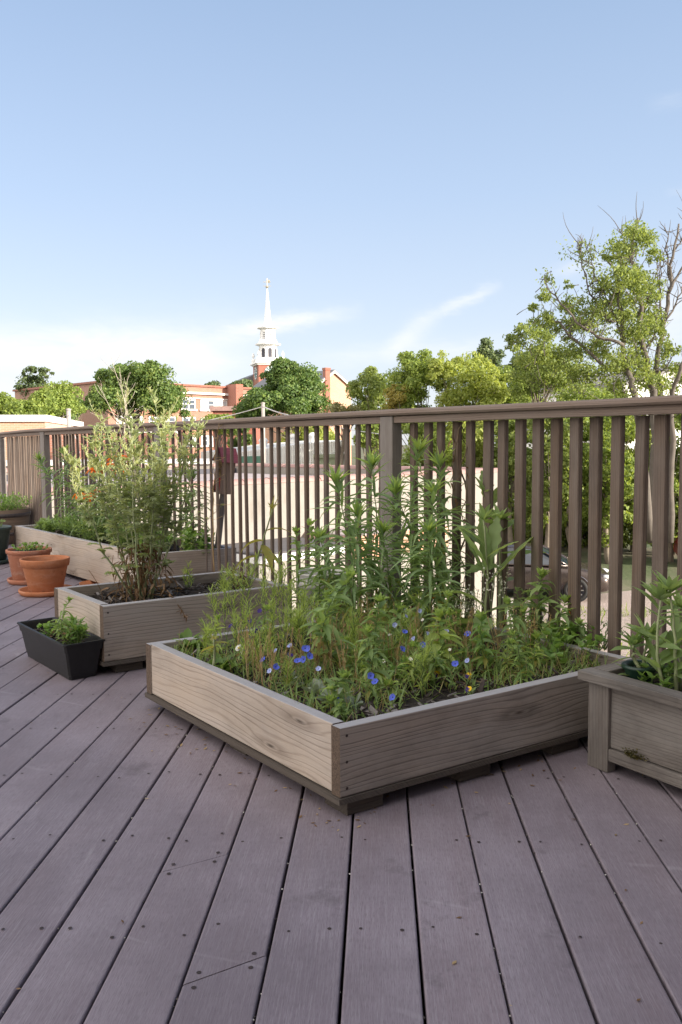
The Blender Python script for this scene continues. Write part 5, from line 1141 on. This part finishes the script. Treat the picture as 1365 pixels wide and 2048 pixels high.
# poles and wires
def pole(label, u, vt, Y0, r, guys):
    t = at(u, vt, Y0); root = thing('utility_pole', (t[0], t[1], GZ), label, 'utility pole'); mb = MB(); mb.tube([(t[0], t[1], GZ-.1), (t[0], t[1], t[2])], [r*1.15, r], 12); mb.lathe([(r+.01, 0), (r+.02, .06), (.001, .09)], (t[0], t[1], t[2]), 12); mb.build('shaft', m_pole, root, True)
    for (u1, v1, Y1, sag, rr) in guys:
        e = at(u1, v1, Y1); k = np.linspace(0, 1, 14)[:, None]; a = np.array([t[0], t[1], t[2]-.12]); w = MB(); P = a*(1-k)+e*k; P[:, 2] -= sag*4*(k*(1-k))[:, 0]; w.tube(P, rr, 5); w.build('cable', m_wire, root)
pole('grey utility pole with cables before the round maple below the steeple', 526.5, 808, 42, .085, [(300, 858, 46, .15, .022), (640, 840, 34, .12, .030), (760, 868, 28, .15, .012)])
pole('pale utility pole standing before the yellow-green tree at the left', 137.5, 821, 34, .085, [(20, 870, 40, .2, .008), (160, 905, 32, 0, .010)])

# --- trees
m_maple = leafmat('maple_leaf', (.115, .19, .05), .35, (.27, .33, .08), .5)
m_maple2 = leafmat('maple_leaf_dark', (.10, .175, .048), .35, (.25, .32, .08), .5)
m_yg = leafmat('yellow_green_leaf', (.31, .38, .10), .5, (.48, .51, .16), .45)
m_fresh = leafmat('fresh_green_leaf', (.21, .29, .07), .45, (.38, .43, .10), .45)
m_ash = leafmat('ash_leaf', (.19, .255, .07), .45, (.36, .41, .12), .5)
m_farleaf = leafmat('distant_leaf', (.10, .15, .06), .3, (.20, .24, .09), .5)
m_tan = leafmat('tan_leaf', (.30, .27, .07), .45, (.42, .33, .10), .5)
def crown_pts(c, rx, ry, rz, nl, lr, n, low=.35, up=.5, shell=4.0):
    c = np.asarray(c, float); d = RG.normal(size=(nl, 3)); d /= np.linalg.norm(d, axis=1)[:, None]; d[:, 2] = np.where(d[:, 2] < -low, -d[:, 2], d[:, 2])
    rr = RG.random(nl)**(1/2.4); C_ = c+d*rr[:, None]*np.array([rx, ry, rz])*.92; R_ = lr*RG.uniform(.6, 1.3, nl)
    k = RG.integers(0, nl, n); k = np.minimum(k, nl-1); dd = RG.normal(size=(n, 3)); dd[:, 2] += up*.6; dd /= np.linalg.norm(dd, axis=1)[:, None]
    P = C_[k]+dd*(R_[k]*RG.random(n)**(1/shell))[:, None]*np.array([1, 1, .8]); N_ = dd+RG.normal(0, .55, (n, 3))+np.array([0, 0, .25])
    return P, N_, C_
def tree(name, label, u, vt, vb, wpx, Y0, mat, n, leaf=None, nl=46, lobe=.2, group=None, bark=None, depth=None, trunk_r=None, shell=4.0, cat='tree', low=.35, extra=()):
    t, b = at(u, vt, Y0), at(u, vb, Y0); rz = (t[2]-b[2])/2; c = np.array([t[0], t[1], (t[2]+b[2])/2]); rx = wpx*1.1*Y0/FPX/2
    root = thing(name, (c[0], c[1], GZ), label, cat, group); leaf = leaf or Y0*.0031
    P, N_, C_ = crown_pts(c, rx, depth or rx, rz, nl, min(rx, rz*1.2)*lobe*1.6, n, low, shell=shell)
    mb = MB(); mb.cards(P, N_, leaf*RG.uniform(.65, 1.25, n), 0, .72, .3)
    for (ue, vte, vbe, we) in extra:
        te, be = at(ue, vte, Y0+RG.normal(0, .6)), at(ue, vbe, Y0); rze = (te[2]-be[2])/2; rxe = we*Y0/FPX/2; ne = int(n*min(1., (rxe*rze)/(rx*rz)))
        Pe, Ne, Ce = crown_pts((te[0], te[1], (te[2]+be[2])/2), rxe, rxe, rze, max(8, nl//2), min(rxe, rze*1.2)*lobe*1.7, ne, low, shell=shell); mb.cards(Pe, Ne, leaf*RG.uniform(.65, 1.25, ne), 0, .72, .3); C_ = np.concatenate([C_[:12], Ce[:10]])
    mb.build('crown', mat, root)
    tr = MB(); r0 = trunk_r or max(.10, rx*.055); hc = c[2]-rz*.2; tp = curve((c[0], c[1], GZ-.1), (c[0]+RG.normal(0, rx*.06), c[1], hc), .12, 8); tr.tube(tp, np.linspace(r0*1.25, r0*.6, 8), 9)
    for k in range(min(len(C_), 22)):
        s0 = on(tp, np.array([RG.uniform(.55, 1)]))[0]; tr.tube(curve(s0, C_[k], rx*.06, 6), np.linspace(r0*.34, r0*.06, 6), 5)
    tr.build('trunk', bark or m_bark, root, True)
    return root
tree('maple_tree', 'large round dark maple at the left, behind the tall herb', 272, 730, 880, 176, 52, m_maple, 20000, nl=56, lobe=.2, extra=[(228, 726, 800, 72), (300, 722, 800, 80), (345, 765, 870, 60), (198, 765, 860, 60)])
tree('maple_tree', 'large round maple below the church steeple', 592, 722, 872, 120, 60, m_maple2, 13000, nl=40, lobe=.22, extra=[(560, 770, 878, 165), (575, 712, 790, 62), (545, 736, 810, 52), (625, 755, 872, 70), (505, 800, 880, 70)])
tree('tall_airy_tree', 'tall thin airy tree on the skyline at the far left', 72, 748, 828, 70, 78, m_farleaf, 2600, nl=22, lobe=.24, shell=1.6, extra=[(62, 732, 765, 34), (90, 736, 768, 34), (48, 770, 800, 40)])
tree('leafy_tree', 'bright yellow-green tree beside the pale utility pole at the left', 122, 768, 872, 74, 44, m_fresh, 7000, nl=28, lobe=.26)
tree('leafy_tree', 'dark tree between the far brick block and the pale utility pole', 150, 790, 880, 40, 60, m_maple, 4000, nl=20, lobe=.3)
for u, vt, w, Y0, lb in ((6, 786, 64, 70, 'rounded tree at the far left edge above the white fascia'), (52, 797, 66, 64, 'second rounded tree from the left edge above the white fascia'), (92, 778, 62, 66, 'rounded tree above the right end of the white fascia')):
    tree('rounded_tree', lb, u, vt, 870, w, Y0, m_fresh, 5500, nl=22, lobe=.3, group='rounded trees behind the fascia')
tree('small_tree', 'small light green tree before the brick porch block', 440, 824, 890, 62, 48, m_fresh, 5200, nl=24, lobe=.28)
for u, w in ((428, 44), (466, 40), (492, 46)):
    tree('distant_tree', 'distant dark tree top showing above the long red brick roof', u, 764+RG.uniform(-2, 3), 815, w, 130, m_farleaf, 2600, nl=16, lobe=.3, group='distant trees above the brick roof')
tree('loose_green_tree', 'loose dark green tree right of the gabled brick building', 742, 730, 925, 112, 46, m_ash, 10500, nl=40, lobe=.19, shell=2.0)
tree('pale_shrub', 'pale bleached shrub in front of the gabled brick building', 690, 795, 875, 62, 44, leafmat('pale_leaf', (.26, .26, .12), .4, (.42, .40, .22)), 3600, nl=26, lobe=.2, shell=1.6)
tree('orange_tinged_shrub', 'shrub with orange-tinged leaves above the railing post', 800, 768, 850, 60, 42, m_tan, 3000, nl=20, lobe=.24)
tree('yellow_green_tree', 'tall fresh green tree with yellowish side, left of the yellowest tree', 838, 692, 950, 132, 43, m_fresh, 16000, nl=46, lobe=.19, shell=2.4)
tree('yellow_green_tree', 'brightest yellow tree above the middle of the right-hand railing', 925, 704, 950, 150, 41, m_yg, 17000, nl=46, lobe=.2, shell=2.6, extra=[(880, 700, 800, 60), (960, 705, 820, 70), (1000, 730, 850, 60)])
tree('yellow_green_tree', 'lower yellow-green tree left of the grey house roof', 1020, 735, 930, 120, 43, m_fresh, 11000, nl=34, lobe=.22)
tree('distant_tree', 'distant round-topped tree peeping over the yellow trees', 976, 674, 800, 56, 90, m_farleaf, 3600, nl=22, lobe=.24, extra=[(995, 700, 790, 60)], shell=2.2)
tree('distant_tree', 'distant dark tree behind the grey house roof', 1062, 700, 800, 96, 75, m_farleaf, 6500, nl=34, lobe=.22)
tree('leafy_tree', 'spreading pale green tree under the left limb of the big tree', 1085, 688, 880, 150, 38, m_ash, 11000, nl=40, lobe=.19, shell=2.0)
tree('leafy_tree', 'fresh green tree low behind the rail, under the big tree', 1195, 765, 920, 170, 36, m_fresh, 12000, nl=36, lobe=.22)
tree('leafy_tree', 'dark evergreen standing behind the insect house', 480, 846, 960, 46, 56, m_maple, 4000, nl=22, lobe=.26)
tree('hedge_tree', 'bright yellow-green tree beyond the corrugated shed', 625, 842, 960, 120, 64, m_yg, 6500, nl=34, lobe=.22)
tree('hedge_tree', 'mid green tree behind the railing just left of the post', 745, 838, 965, 80, 38, m_fresh, 6000, nl=30, lobe=.24)
# leafy thicket behind the right part of the railing, down to the drive
th = [(1030, 800, 1060, 120, 33, m_ash), (1095, 812, 1085, 110, 30, m_ash), (1160, 822, 1075, 110, 32.5, m_fresh), (1225, 800, 1095, 120, 30.5, m_fresh), (1290, 822, 1075, 110, 33, m_yg), (1350, 800, 1100, 120, 31, m_fresh), (860, 835, 985, 120, 33, m_fresh), (950, 830, 1000, 110, 34, m_yg), (1420, 780, 1110, 130, 31, m_ash)]
tw = ['behind the post-side gaps, above the parked car', 'dark one directly above the car roof', 'behind the car windscreen', 'right of the parked car bonnet', 'dark one right of the drive', 'at the right edge beside the trunk', 'above the stucco wall just right of the post', 'yellowish one above the corner of the stucco wall', 'cut by the right edge of the picture']
for (u, vt, vb, w, Y0, mt), s_ in zip(th, tw):
    tree('thicket_shrub', 'leafy thicket shrub behind the railing, '+s_, u, vt, vb, w, Y0, mt, 12500, leaf=.125, nl=60, lobe=.2, group='thicket behind the right railing', cat='shrub', shell=2.6, low=1.0)
for (u, vt, vb, w, Y0, mt, lb) in ((1075, 985, 1110, 150, 35, m_ash, 'low dark bush on the ground behind the car'), (1180, 1000, 1100, 140, 36, m_fresh, 'low fresh green bush behind the car bonnet'), (1270, 985, 1098, 130, 34, m_ash, 'low dark bush at the edge of the drive'), (1350, 1000, 1098, 120, 33, m_fresh, 'low green bush at the right end of the drive'), (1130, 880, 1060, 150, 37, m_fresh, 'dense dark bush filling the thicket above the car'), (1250, 890, 1060, 150, 37.5, m_fresh, 'dense green bush filling the thicket right of the car'), (1050, 900, 1080, 110, 37, m_maple, 'dense dark bush at the left end of the thicket')):
    tree('thicket_shrub', lb, u, vt, vb, w, Y0, mt, 9000, leaf=.13, nl=44, lobe=.22, group='thicket behind the right railing', cat='shrub', shell=2.6, low=1.0)
# the big open tree
def big_tree():
    Y0 = 28.; base = at(1300, 900, Y0); root = thing('big_open_tree', (base[0], base[1], GZ), 'big open-crowned tree with many bare grey limbs at the right', 'tree'); tr = MB(); lf = MB()
    limbs = [([(1305, 1085), (1308, 900), (1306, 792), (1299, 744), (1285, 696), (1279, 646), (1282, 606), (1272, 545), (1262, 499), (1276, 436)], .20, 0),
             ([(1300, 1080), (1285, 880), (1268, 781), (1254, 733), (1245, 674), (1238, 595), (1226, 540), (1214, 512)], .17, -1.2),
             ([(1318, 1085), (1318, 900), (1322, 784), (1313, 719), (1330, 654), (1338, 578), (1346, 519), (1358, 448)], .19, 1.0),
             ([(1340, 1085), (1342, 900), (1344, 787), (1361, 739), (1385, 690), (1400, 600)], .16, -.6),
             ([(1256, 738), (1214, 739), (1177, 705), (1138, 671), (1115, 643), (1088, 632), (1062, 650)], .085, -1.0), ([(1247, 690), (1206, 674), (1163, 651), (1135, 620), (1105, 590), (1088, 555)], .075, -1.5),
             ([(1243, 640), (1212, 640), (1195, 612), (1178, 578), (1164, 524), (1163, 492)], .06, -.8), ([(1176, 575), (1190, 545), (1180, 510), (1172, 498)], .03, -.8), ([(1164, 530), (1158, 505), (1168, 480)], .02, -.8),
             ([(1338, 585), (1362, 540), (1395, 480)], .08, 1.), ([(1340, 560), (1332, 500), (1336, 465), (1320, 442)], .045, 1.), ([(1350, 500), (1372, 470), (1380, 430)], .04, 1.), ([(1328, 660), (1318, 600), (1322, 545), (1330, 500)], .06, 1.), ([(1332, 640), (1352, 610), (1365, 570), (1400, 540)], .05, 1.),
             ([(1280, 640), (1296, 590), (1316, 545), (1318, 510)], .055, .3), ([(1276, 560), (1262, 520), (1250, 480), (1244, 462)], .04, .2), ([(1288, 700), (1312, 660), (1316, 620), (1300, 580)], .05, .5), ([(1262, 760), (1300, 760), (1330, 740), (1352, 700)], .06, -.4), ([(1245, 680), (1228, 630), (1206, 590), (1200, 560)], .045, -1.),
             ([(1300, 745), (1275, 730), (1240, 725), (1205, 700), (1185, 670)], .06, -.2)]
    rows = []
    for pts, r, dy in limbs:
        P = np.array([at(u, v, Y0+dy+RG.normal(0, .12)) for (u, v) in pts]); P[P[:, 2] < GZ+.3, 2] = GZ-.1; t = np.linspace(0, len(P)-1, len(P)*3); P2 = np.stack([np.interp(t, np.arange(len(P)), P[:, i]) for i in range(3)], 1); P2[1:-1] += RG.normal(0, .03, P2[1:-1].shape); tr.tube(P2, np.linspace(r*.72, r*.15, len(P2)), 9); rows.append(P2)
    for P2 in rows:       # twigs
        up = P2[P2[:, 2] > .8]
        for k in range(int(len(up)*1.5)):
            if len(up) < 2: break
            s0 = on(up, np.array([RG.random()]))[0]; d = RG.normal(0, .5, 3)+np.array([0, 0, .55]); e = s0+d*RG.uniform(.25, .8); tr.tube(curve(s0, e, .06, 6), np.linspace(.016, .004, 6), 4)
            if RG.random() < .42 and e[0] < 9.9 and e[2] < 7.0: 
                m = int(RG.integers(14, 44)); lf.cards(e+RG.normal(0, .17, (m, 3)), RG.normal(0, .6, (m, 3))+[0, 0, .5], RG.uniform(.06, .13, m), 0, .55, .6)
    cl = [(1270, 476, 36), (1256, 500, 24), (1236, 484, 16), (1288, 470, 16), (1215, 515, 14), (1316, 508, 18), (1240, 552, 30), (1215, 565, 20), (1285, 555, 26), (1270, 590, 28), (1180, 612, 26), (1205, 600, 20), (1145, 625, 26), (1125, 600, 18), (1092, 590, 18), (1100, 560, 10), (1062, 652, 22), (1088, 640, 20), (1095, 680, 24), (1150, 645, 26), (1170, 655, 22), (1255, 645, 34), (1235, 625, 22), (1300, 600, 24), (1310, 570, 16), (1190, 690, 24), (1130, 700, 28), (1290, 690, 30), (1340, 700, 20), (1230, 735, 30), (1180, 755, 30), (1300, 745, 28), (1250, 765, 30), (1320, 660, 18), (1205, 650, 26), (1275, 720, 26), (1345, 735, 24), (1160, 715, 22), (1060, 685, 22), (1040, 668, 14), (1285, 640, 24), (1355, 770, 24), (1145, 745, 26), (1310, 775, 24), (1040, 690, 22), (1065, 615, 14), (1075, 710, 24), (1110, 655, 22), (1135, 575, 10), (1020, 680, 12), (1100, 715, 24), (1065, 745, 24), (1205, 720, 24), (1265, 555, 20), (1225, 600, 20), (1240, 500, 16), (1300, 640, 22)]
    for (u, v, r) in cl:
        c = at(u, v, Y0+RG.normal(0, 1.0)); R_ = r*Y0/FPX*1.12; m = int(1000*(R_/.5)**2*.72)
        sub = 7; sc = c+RG.normal(0, .42, (sub, 3))*R_; k = RG.integers(0, sub, m); d = RG.normal(size=(m, 3)); d /= np.linalg.norm(d, axis=1)[:, None]
        P = sc[k]+d*(R_*.62*RG.random(m)**.5)[:, None]*[1, 1, .7]; lf.cards(P, d*.7+RG.normal(0, .5, (m, 3))+[0, 0, .35], RG.uniform(.06, .125, m), 0, .6, .5)
        for k in range(3): tr.tube(curve(c-[0, 0, R_*1.0]+RG.normal(0, .25, 3), sc[k], .05, 5), np.linspace(.014, .004, 5), 4)
    tr.build('trunk', m_bark_pale, root, True); lf.build('crown', m_ash, root)
big_tree()
# low rough grass at the edge of the drive
gr = MB(); n = 5000; x = RG.uniform(3.5, 13, n); y = RG.uniform(17, 23.5, n); k = (np.sin(x*1.1)*np.sin(y*.9)+RG.normal(0, .4, n) > .35) & (y < 22); x, y = x[k], y[k]; n = len(x)
gr.leaves(np.stack([x, y, np.full(n, GZ)], 1), RG.uniform(0, 6.28, n), RG.uniform(.7, 1.5, n), .6, RG.uniform(.1, .35, n), .03, blade, K=3); tag(gr.build('grass', m_fresh), 'rough grass growing along the gravel drive', 'grass', None, 'stuff')

# --- parked cars
def car(label, org, heading, paint):
    root = thing('parked_car', org, label, 'car', 'cars parked on the gravel drive'); f = np.array([math.cos(heading), math.sin(heading), 0]); s = np.array([-f[1], f[0], 0]); org = np.asarray(org, float)
    def q(x, y, z): return org+f*x+s*y+np.array([0, 0, z])
    # x = 0 front axle ; nose at .92 ; tail at -3.5
    xs = [.94, .90, .78, .45, .05, -.35, -.9, -1.6, -2.3, -2.9, -3.25, -3.46, -3.52]
    top = [.50, .66, .76, .86, .94, .99, 1.0, 1.0, 1.0, 1.0, .99, .92, .70]; hw = [.50, .66, .78, .86, .89, .90, .90, .90, .90, .89, .86, .80, .66]; bot = [.36, .24, .20, .19, .19, .19, .19, .19, .19, .19, .21, .26, .40]
    V = []
    for x, t_, w, b_ in zip(xs, top, hw, bot):
        for (yy, zz) in ((-.70, b_), (-.97, b_+.12), (-1.0, b_+(t_-b_)*.55), (-.96, t_-.09), (-.86, t_-.01), (0, t_+.03), (.86, t_-.01), (.96, t_-.09), (1.0, b_+(t_-b_)*.55), (.97, b_+.12), (.70, b_)): V.append(q(x, yy*w, zz))
    m = 11; F = [[i*m+j, i*m+(j+1) % m, (i+1)*m+(j+1) % m, (i+1)*m+j] for i in range(len(xs)-1) for j in range(m)]
    mb = MB(); mb.add(V, [np.array(F), np.arange(m), np.arange(m)[::-1]+m*(len(xs)-1)]); body = mb.build('body', paint, root, True); sb = body.modifiers.new('smooth', 'SUBSURF'); sb.levels = 1; sb.render_levels = 2
    cx = [-.22, -.55, -1.02, -1.5, -2.1, -2.65, -3.12, -3.40]; ct = [1.0, 1.20, 1.41, 1.46, 1.44, 1.38, 1.24, 1.02]; V = []
    for x, t_ in zip(cx, ct):
        k = (t_-.98)/.48
        for yy, zz in ((-.84, .97), (-.84+.24*k, t_-.05*k), (-.80+.30*k, t_), (0, t_+.02), (.80-.30*k, t_), (.84-.24*k, t_-.05*k), (.84, .97)): V.append(q(x, yy, zz))
    m = 7; Fg = [[i*m+j, i*m+j+1, (i+1)*m+j+1, (i+1)*m+j] for i in range(len(cx)-1) for j in range(m-1)]; Fr = [x for x in Fg if (x[0] % m) in (1, 2, 3, 4) and 2 <= x[0]//m <= 4]; Fg = [x for x in Fg if x not in Fr]
    g = MB(); g.add(V, [np.array(Fg)]); g.build('windows', m_carglass, root, True); r = MB(); r.add(V, [np.array(Fr)]); r.build('roof', paint, root, True)
    pl = MB()
    for sg in (-1, 1):
        for (x0, z0, x1, z1, w) in ((-.24, 1.0, -1.04, 1.42, .05), (-1.62, .98, -1.66, 1.42, .06), (-2.55, .98, -2.66, 1.36, .07), (-3.38, 1.02, -2.66, 1.38, .07)):
            k0, k1 = (z0-.98)/.48, (z1-.98)/.48; pl.tube([q(x0, sg*(.85-.24*k0), z0), q((x0+x1)/2, sg*(.865-.24*(k0+k1)/2), (z0+z1)/2), q(x1, sg*(.85-.24*k1), z1)], w*.5, 6)
        pl.tube([q(x, sg*.855, .985) for x in (-.2, -1., -2., -3., -3.4)], .02, 6)
    pl.build('pillars', paint, root, True)
    mi = MB(); 
    for sg in (-1, 1): mi.lathe([(.001, -.09), (.07, -.05), (.085, .02), (.06, .08), (.001, .09)], q(-.62, sg*1.0, 1.04), 12)
    mi.build('wing_mirror', paint, root, True)
    for sg in (-1, 1):
        h = MB(); c = q(.80, sg*.62, .66); h.lathe([(.001, -.06), (.12, -.03), (.14, .03), (.08, .07), (.001, .08)], c, 14); h.build('headlight', m_pale_glass, root, True)
    dl = MB()
    for sg in (-1, 1):
        for x in (-.45, -1.62, -2.6): dl.tube([q(x, sg*.905, .30), q(x-.02, sg*.91, .6), q(x-.05, sg*.885, .95)], .006, 4)
        for x in (-1.45, -2.45): dl.box(q(x-.08, sg*.90-.012, .80), f*.16, s*.024, (0, 0, .025))
    dl.build('door_lines', m_darkband, root)
    A_ = np.array([s, np.array([0, 0, 1.]), f])   # lathe axis along the axle: rows map local x,y,z -> world ; profile z runs along the axle
    for x in (0, -2.65):
        for sg in (-1, 1):
            c = q(x, sg*.80, .33); ax = np.array([f, [0, 0, 1], s*sg]); w = MB(); w.lathe([(.20, -.10), (.31, -.10), (.33, -.07), (.33, .07), (.31, .105), (.235, .11), (.225, .09)], c, 32, 0, ax); wl = w.build('wheel', m_tyre, root, True)
            rm = MB(); rm.lathe([(.225, .09), (.215, .105), (.20, .08), (.19, .02), (.001, .015)], c, 32, 1, ax); rm.lathe([(.001, .10), (.05, .095), (.055, .05)], c, 16, 0, ax)
            for k in range(9):
                t = k*6.283/9; e = f*math.cos(t)+np.array([0, 0, math.sin(t)]); p = np.cross(e, s*sg); rm.box(c+e*.04-p*.016+s*sg*.055, e*.17, p*.032, s*sg*.03)
            rr = rm.build('rim', [m_rim, m_darkband], root); rr.parent = wl
            ar = MB(); ar.lathe([(.001, -.02), (.37, -.02), (.385, .0), (.375, .075), (.36, .085)], q(x, sg*.80, .36), 32, 0, ax); ar.build('wheel_arch', m_darkband, root, True)
    return root
m_carglass = plain('car_glass', (.02, .03, .045), .04, .2, 1, bump=0, spec=.9); m_tyre = plain('tyre_rubber', (.02, .02, .02), .8, .2, 6); m_rim = plain('alloy_rim', (.45, .45, .46), .3, .1, 5, .8)
m_car1 = plain('dark_bronze_paint', (.085, .068, .062), .22, .06, 1, .55, bump=0); m_car2 = plain('red_paint_car', (.30, .02, .02), .2, .06, 1, .2, bump=0)
g = gp(1121, 1204, GZ); car('dark bronze hatchback parked beyond the railing, half behind the stucco corner', (g[0]+.62, g[1]+.8, GZ+.004), rad(-14), m_car1)
g2 = at(1372, 1105, 30); car('red car parked further back at the right edge of the picture', (g2[0]+3.2, 29.5, GZ+.004), rad(-14), m_car2)

# --- unseen brick block, added right of the deck to cast its shade
def wing():
    P = FT*-4.6+FN*8.4; root = thing('added_shade_wing', (*P, GZ), 'unseen brick block added outside the right edge to shade the deck', 'building')
    zt = WING_Z; q = lambda l, o, z: np.array([*(P-FT*l-FN*o), z]); mb = MB(); mb.box(q(0, 0, GZ-.05), (*(-FT*19), 0), (*(FN*7.5), 0), (0, 0, zt-GZ+.05)); mb.build('wall', m_brick, root)
    mb = MB(); mb.box(q(-.2, .2, zt+.002), (*(-FT*19.4), 0), (*(FN*7.9), 0), (0, 0, .2)); mb.build('coping', m_offwhite, root)
    windows(root, lambda l, o, z: q(l, o, z), [(1.5+i*2.6, 2.7+i*2.6, z0, z0+1.7, m_glass) for i in range(6) for z0 in (-2.2, .8) ])
WING_Z = 4.8
wing()
def house_behind():  # added out of view to keep sky light off right-facing sides
    P = FT*-1.25+FN*2.75; root = thing('added_shade_house', (*P, GZ), 'unseen clapboard house added behind the viewer to darken the right side of the deck', 'building'); q = lambda l, o, z: np.array([*(P-FN*l+FT*o), z])
    mb = MB(); mb.box(q(0, 0, GZ-.05), (*(-FN*7.5), 0), (*(-FT*7), 0), (0, 0, 5.2-GZ)); mb.build('wall', plain('brown_clapboard', (.20, .165, .14), .8, .1, 2), root)
    mb = MB()
    for k in range(26): mb.box(q(-.02, 0.003, .02+k*.2), (*(-FN*7.5), 0), (*(FT*.018), 0), (0, 0, .17))
    mb.build('clapboards', plain('brown_clapboard_face', (.21, .175, .15), .8, .1, 2), root)
    windows(root, lambda l, o, z: q(l, o+.02, z), [(1.2+i*2.2, 2.2+i*2.2, z0, z0+1.4, m_glass) for i in range(3) for z0 in (.9, 3.4)])
HOUSE = True
if HOUSE: house_behind()

# ------------------------------------------------------------------ light and sky
SUN_AZ = math.atan2(.91, -.41); SUN_EL = rad(17.0)
L = bpy.data.lights.new('sun', 'SUN'); L.energy = 3.8; L.angle = rad(.53); L.color = (1.0, .90, .76)
so = bpy.data.objects.new('sun', L); COL.objects.link(so)
sdir = Vector((math.sin(SUN_AZ)*math.cos(SUN_EL), math.cos(SUN_AZ)*math.cos(SUN_EL), math.sin(SUN_EL)))
so.rotation_euler = sdir.to_track_quat('Z', 'Y').to_euler(); so.location = (20, -12, 12)
W = bpy.data.worlds.new('World'); scene.world = W; W.use_nodes = True; T = W.node_tree; T.nodes.clear()
t = NT.__new__(NT); t.t = T; t.m = None; t.out = T.nodes.new('ShaderNodeOutputWorld')
sky = t.n('TexSky', sky_type='NISHITA'); sky.sun_disc = False; sky.sun_elevation = SUN_EL; sky.sun_rotation = SUN_AZ; sky.altitude = 50; sky.air_density = 1.0; sky.dust_density = .6; sky.ozone_density = 1.6
co = t.n('TexCoord').outputs['Generated']; nv = t.vmath('NORMALIZE', co); sx = t.n('SeparateXYZ'); t.l(nv, sx.inputs[0])
az = t.math('ARCTAN2', sx.outputs[0], sx.outputs[1]); el = t.math('ARCSINE', sx.outputs[2])
cmb = t.n('CombineXYZ'); t.l(az, cmb.inputs[0]); t.l(el, cmb.inputs[1]); ae = cmb.outputs[0]
wob = t.math('MULTIPLY', t.math('SUBTRACT', t.noise(t.scale(ae, (9, 22, 1)), 1.0, 5, .6), .5), .022)
wob2 = t.math('MULTIPLY', t.math('SUBTRACT', t.noise(t.scale(ae, (38, 110, 1)), 1.0, 6, .65), .5), .014)
el2 = t.math('ADD', t.math('ADD', el, wob), wob2)
def seg(a0, e0, a1, e1, th, soft=.25):
    dx, dy = a1-a0, e1-e0; L2 = dx*dx+dy*dy; Ln = math.sqrt(L2)
    tt = t.math('ADD', t.math('MULTIPLY', t.math('SUBTRACT', az, a0), dx/L2), t.math('MULTIPLY', t.math('SUBTRACT', el2, e0), dy/L2))
    pp = t.math('ADD', t.math('MULTIPLY', t.math('SUBTRACT', az, a0), -dy/Ln), t.math('MULTIPLY', t.math('SUBTRACT', el2, e0), dx/Ln))
    g = t.math('EXPONENT', t.math('MULTIPLY', t.math('POWER', t.math('ABSOLUTE', t.math('DIVIDE', pp, th)), 2.0), -1.0))
    w0 = t.math('SMOOTH_MIN', 1.0, t.math('DIVIDE', tt, soft), .3); w1 = t.math('SMOOTH_MIN', 1.0, t.math('DIVIDE', t.math('SUBTRACT', 1.0, tt), soft), .3)
    return t.math('MULTIPLY', g, t.math('MULTIPLY', t.math('MAXIMUM', w0, 0.0), t.math('MAXIMUM', w1, 0.0), clamp=True))
A_ = lambda u: math.atan((u-682)/1720.); E_ = lambda v, u: math.atan((886-v)/1720.*math.cos(A_(u)))
def S(u0, v0, u1, v1, th, soft=.25): return seg(A_(u0), E_(v0, u0), A_(u1), E_(v1, u1), th, soft)
streaks = [(S(420, 674, 735, 624, .0085, .3), 1.0), (S(760, 720, 880, 628, .011, .3), .7), (S(850, 640, 1005, 573, .006, .3), .8), (S(1080, 560, 1230, 530, .008, .4), .45), (S(1270, 236, 1380, 222, .006, .4), .12), (S(1310, 410, 1400, 396, .005, .4), .15), (S(-700, 735, 560, 700, .034, .12), 1.0), (S(-200, 690, 470, 690, .016, .3), .45), (S(560, 725, 1100, 690, .012, .3), .5), (S(1150, 640, 1900, 640, .04, .2), .7)]
cl = None
for m_, a_ in streaks:
    x = t.math('MULTIPLY', m_, a_); cl = x if cl is None else t.math('ADD', cl, x)
tex = t.ramp(t.noise(t.scale(ae, (11, 38, 1)), 1.0, 7, .62, .6), [(.28, .35), (.66, 1.0)])
cl = t.math('MULTIPLY', cl, tex, clamp=True)
cl = t.math('MINIMUM', cl, .92)
grad = t.ramp(t.math('MULTIPLY', t.math('MAXIMUM', el, 0.0), 1.0), [(0.0, (1.64, 1.82, 2.02)), (.12, (1.50, 1.74, 2.02)), (.27, (1.16, 1.49, 1.94)), (.50, (.80, 1.13, 1.63)), (1.0, (.48, .76, 1.25))])
skyc = t.mix(.82, t.vmath('MULTIPLY', sky.outputs[0], (.78, .66, .72)), grad)
skyc = t.mix(cl, skyc, (2.3, 2.34, 2.42))
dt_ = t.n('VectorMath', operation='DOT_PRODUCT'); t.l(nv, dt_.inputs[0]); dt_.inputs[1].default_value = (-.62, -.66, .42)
rear_fill = t.math('MULTIPLY', t.ramp(dt_.outputs['Value'], [(.20, 0.0), (.62, 1.0)]), t.ramp(t.noise(nv, 2.2, 6, .6), [(.25, .45), (.6, 1.0)]))  # bright cloud patch added behind the viewer to fill the shaded deck
skyc = t.mix(rear_fill, skyc, (5.4, 5.0, 4.6))
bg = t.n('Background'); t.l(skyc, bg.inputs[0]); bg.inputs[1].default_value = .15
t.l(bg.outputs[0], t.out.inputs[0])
scene.view_settings.view_transform = 'Standard'; scene.view_settings.look = 'None'; scene.view_settings.exposure = 1.6; scene.view_settings.gamma = 1.0
scene.cycles.max_bounces = 8; scene.cycles.diffuse_bounces = 4; scene.cycles.transmission_bounces = 4; scene.cycles.use_denoising = True
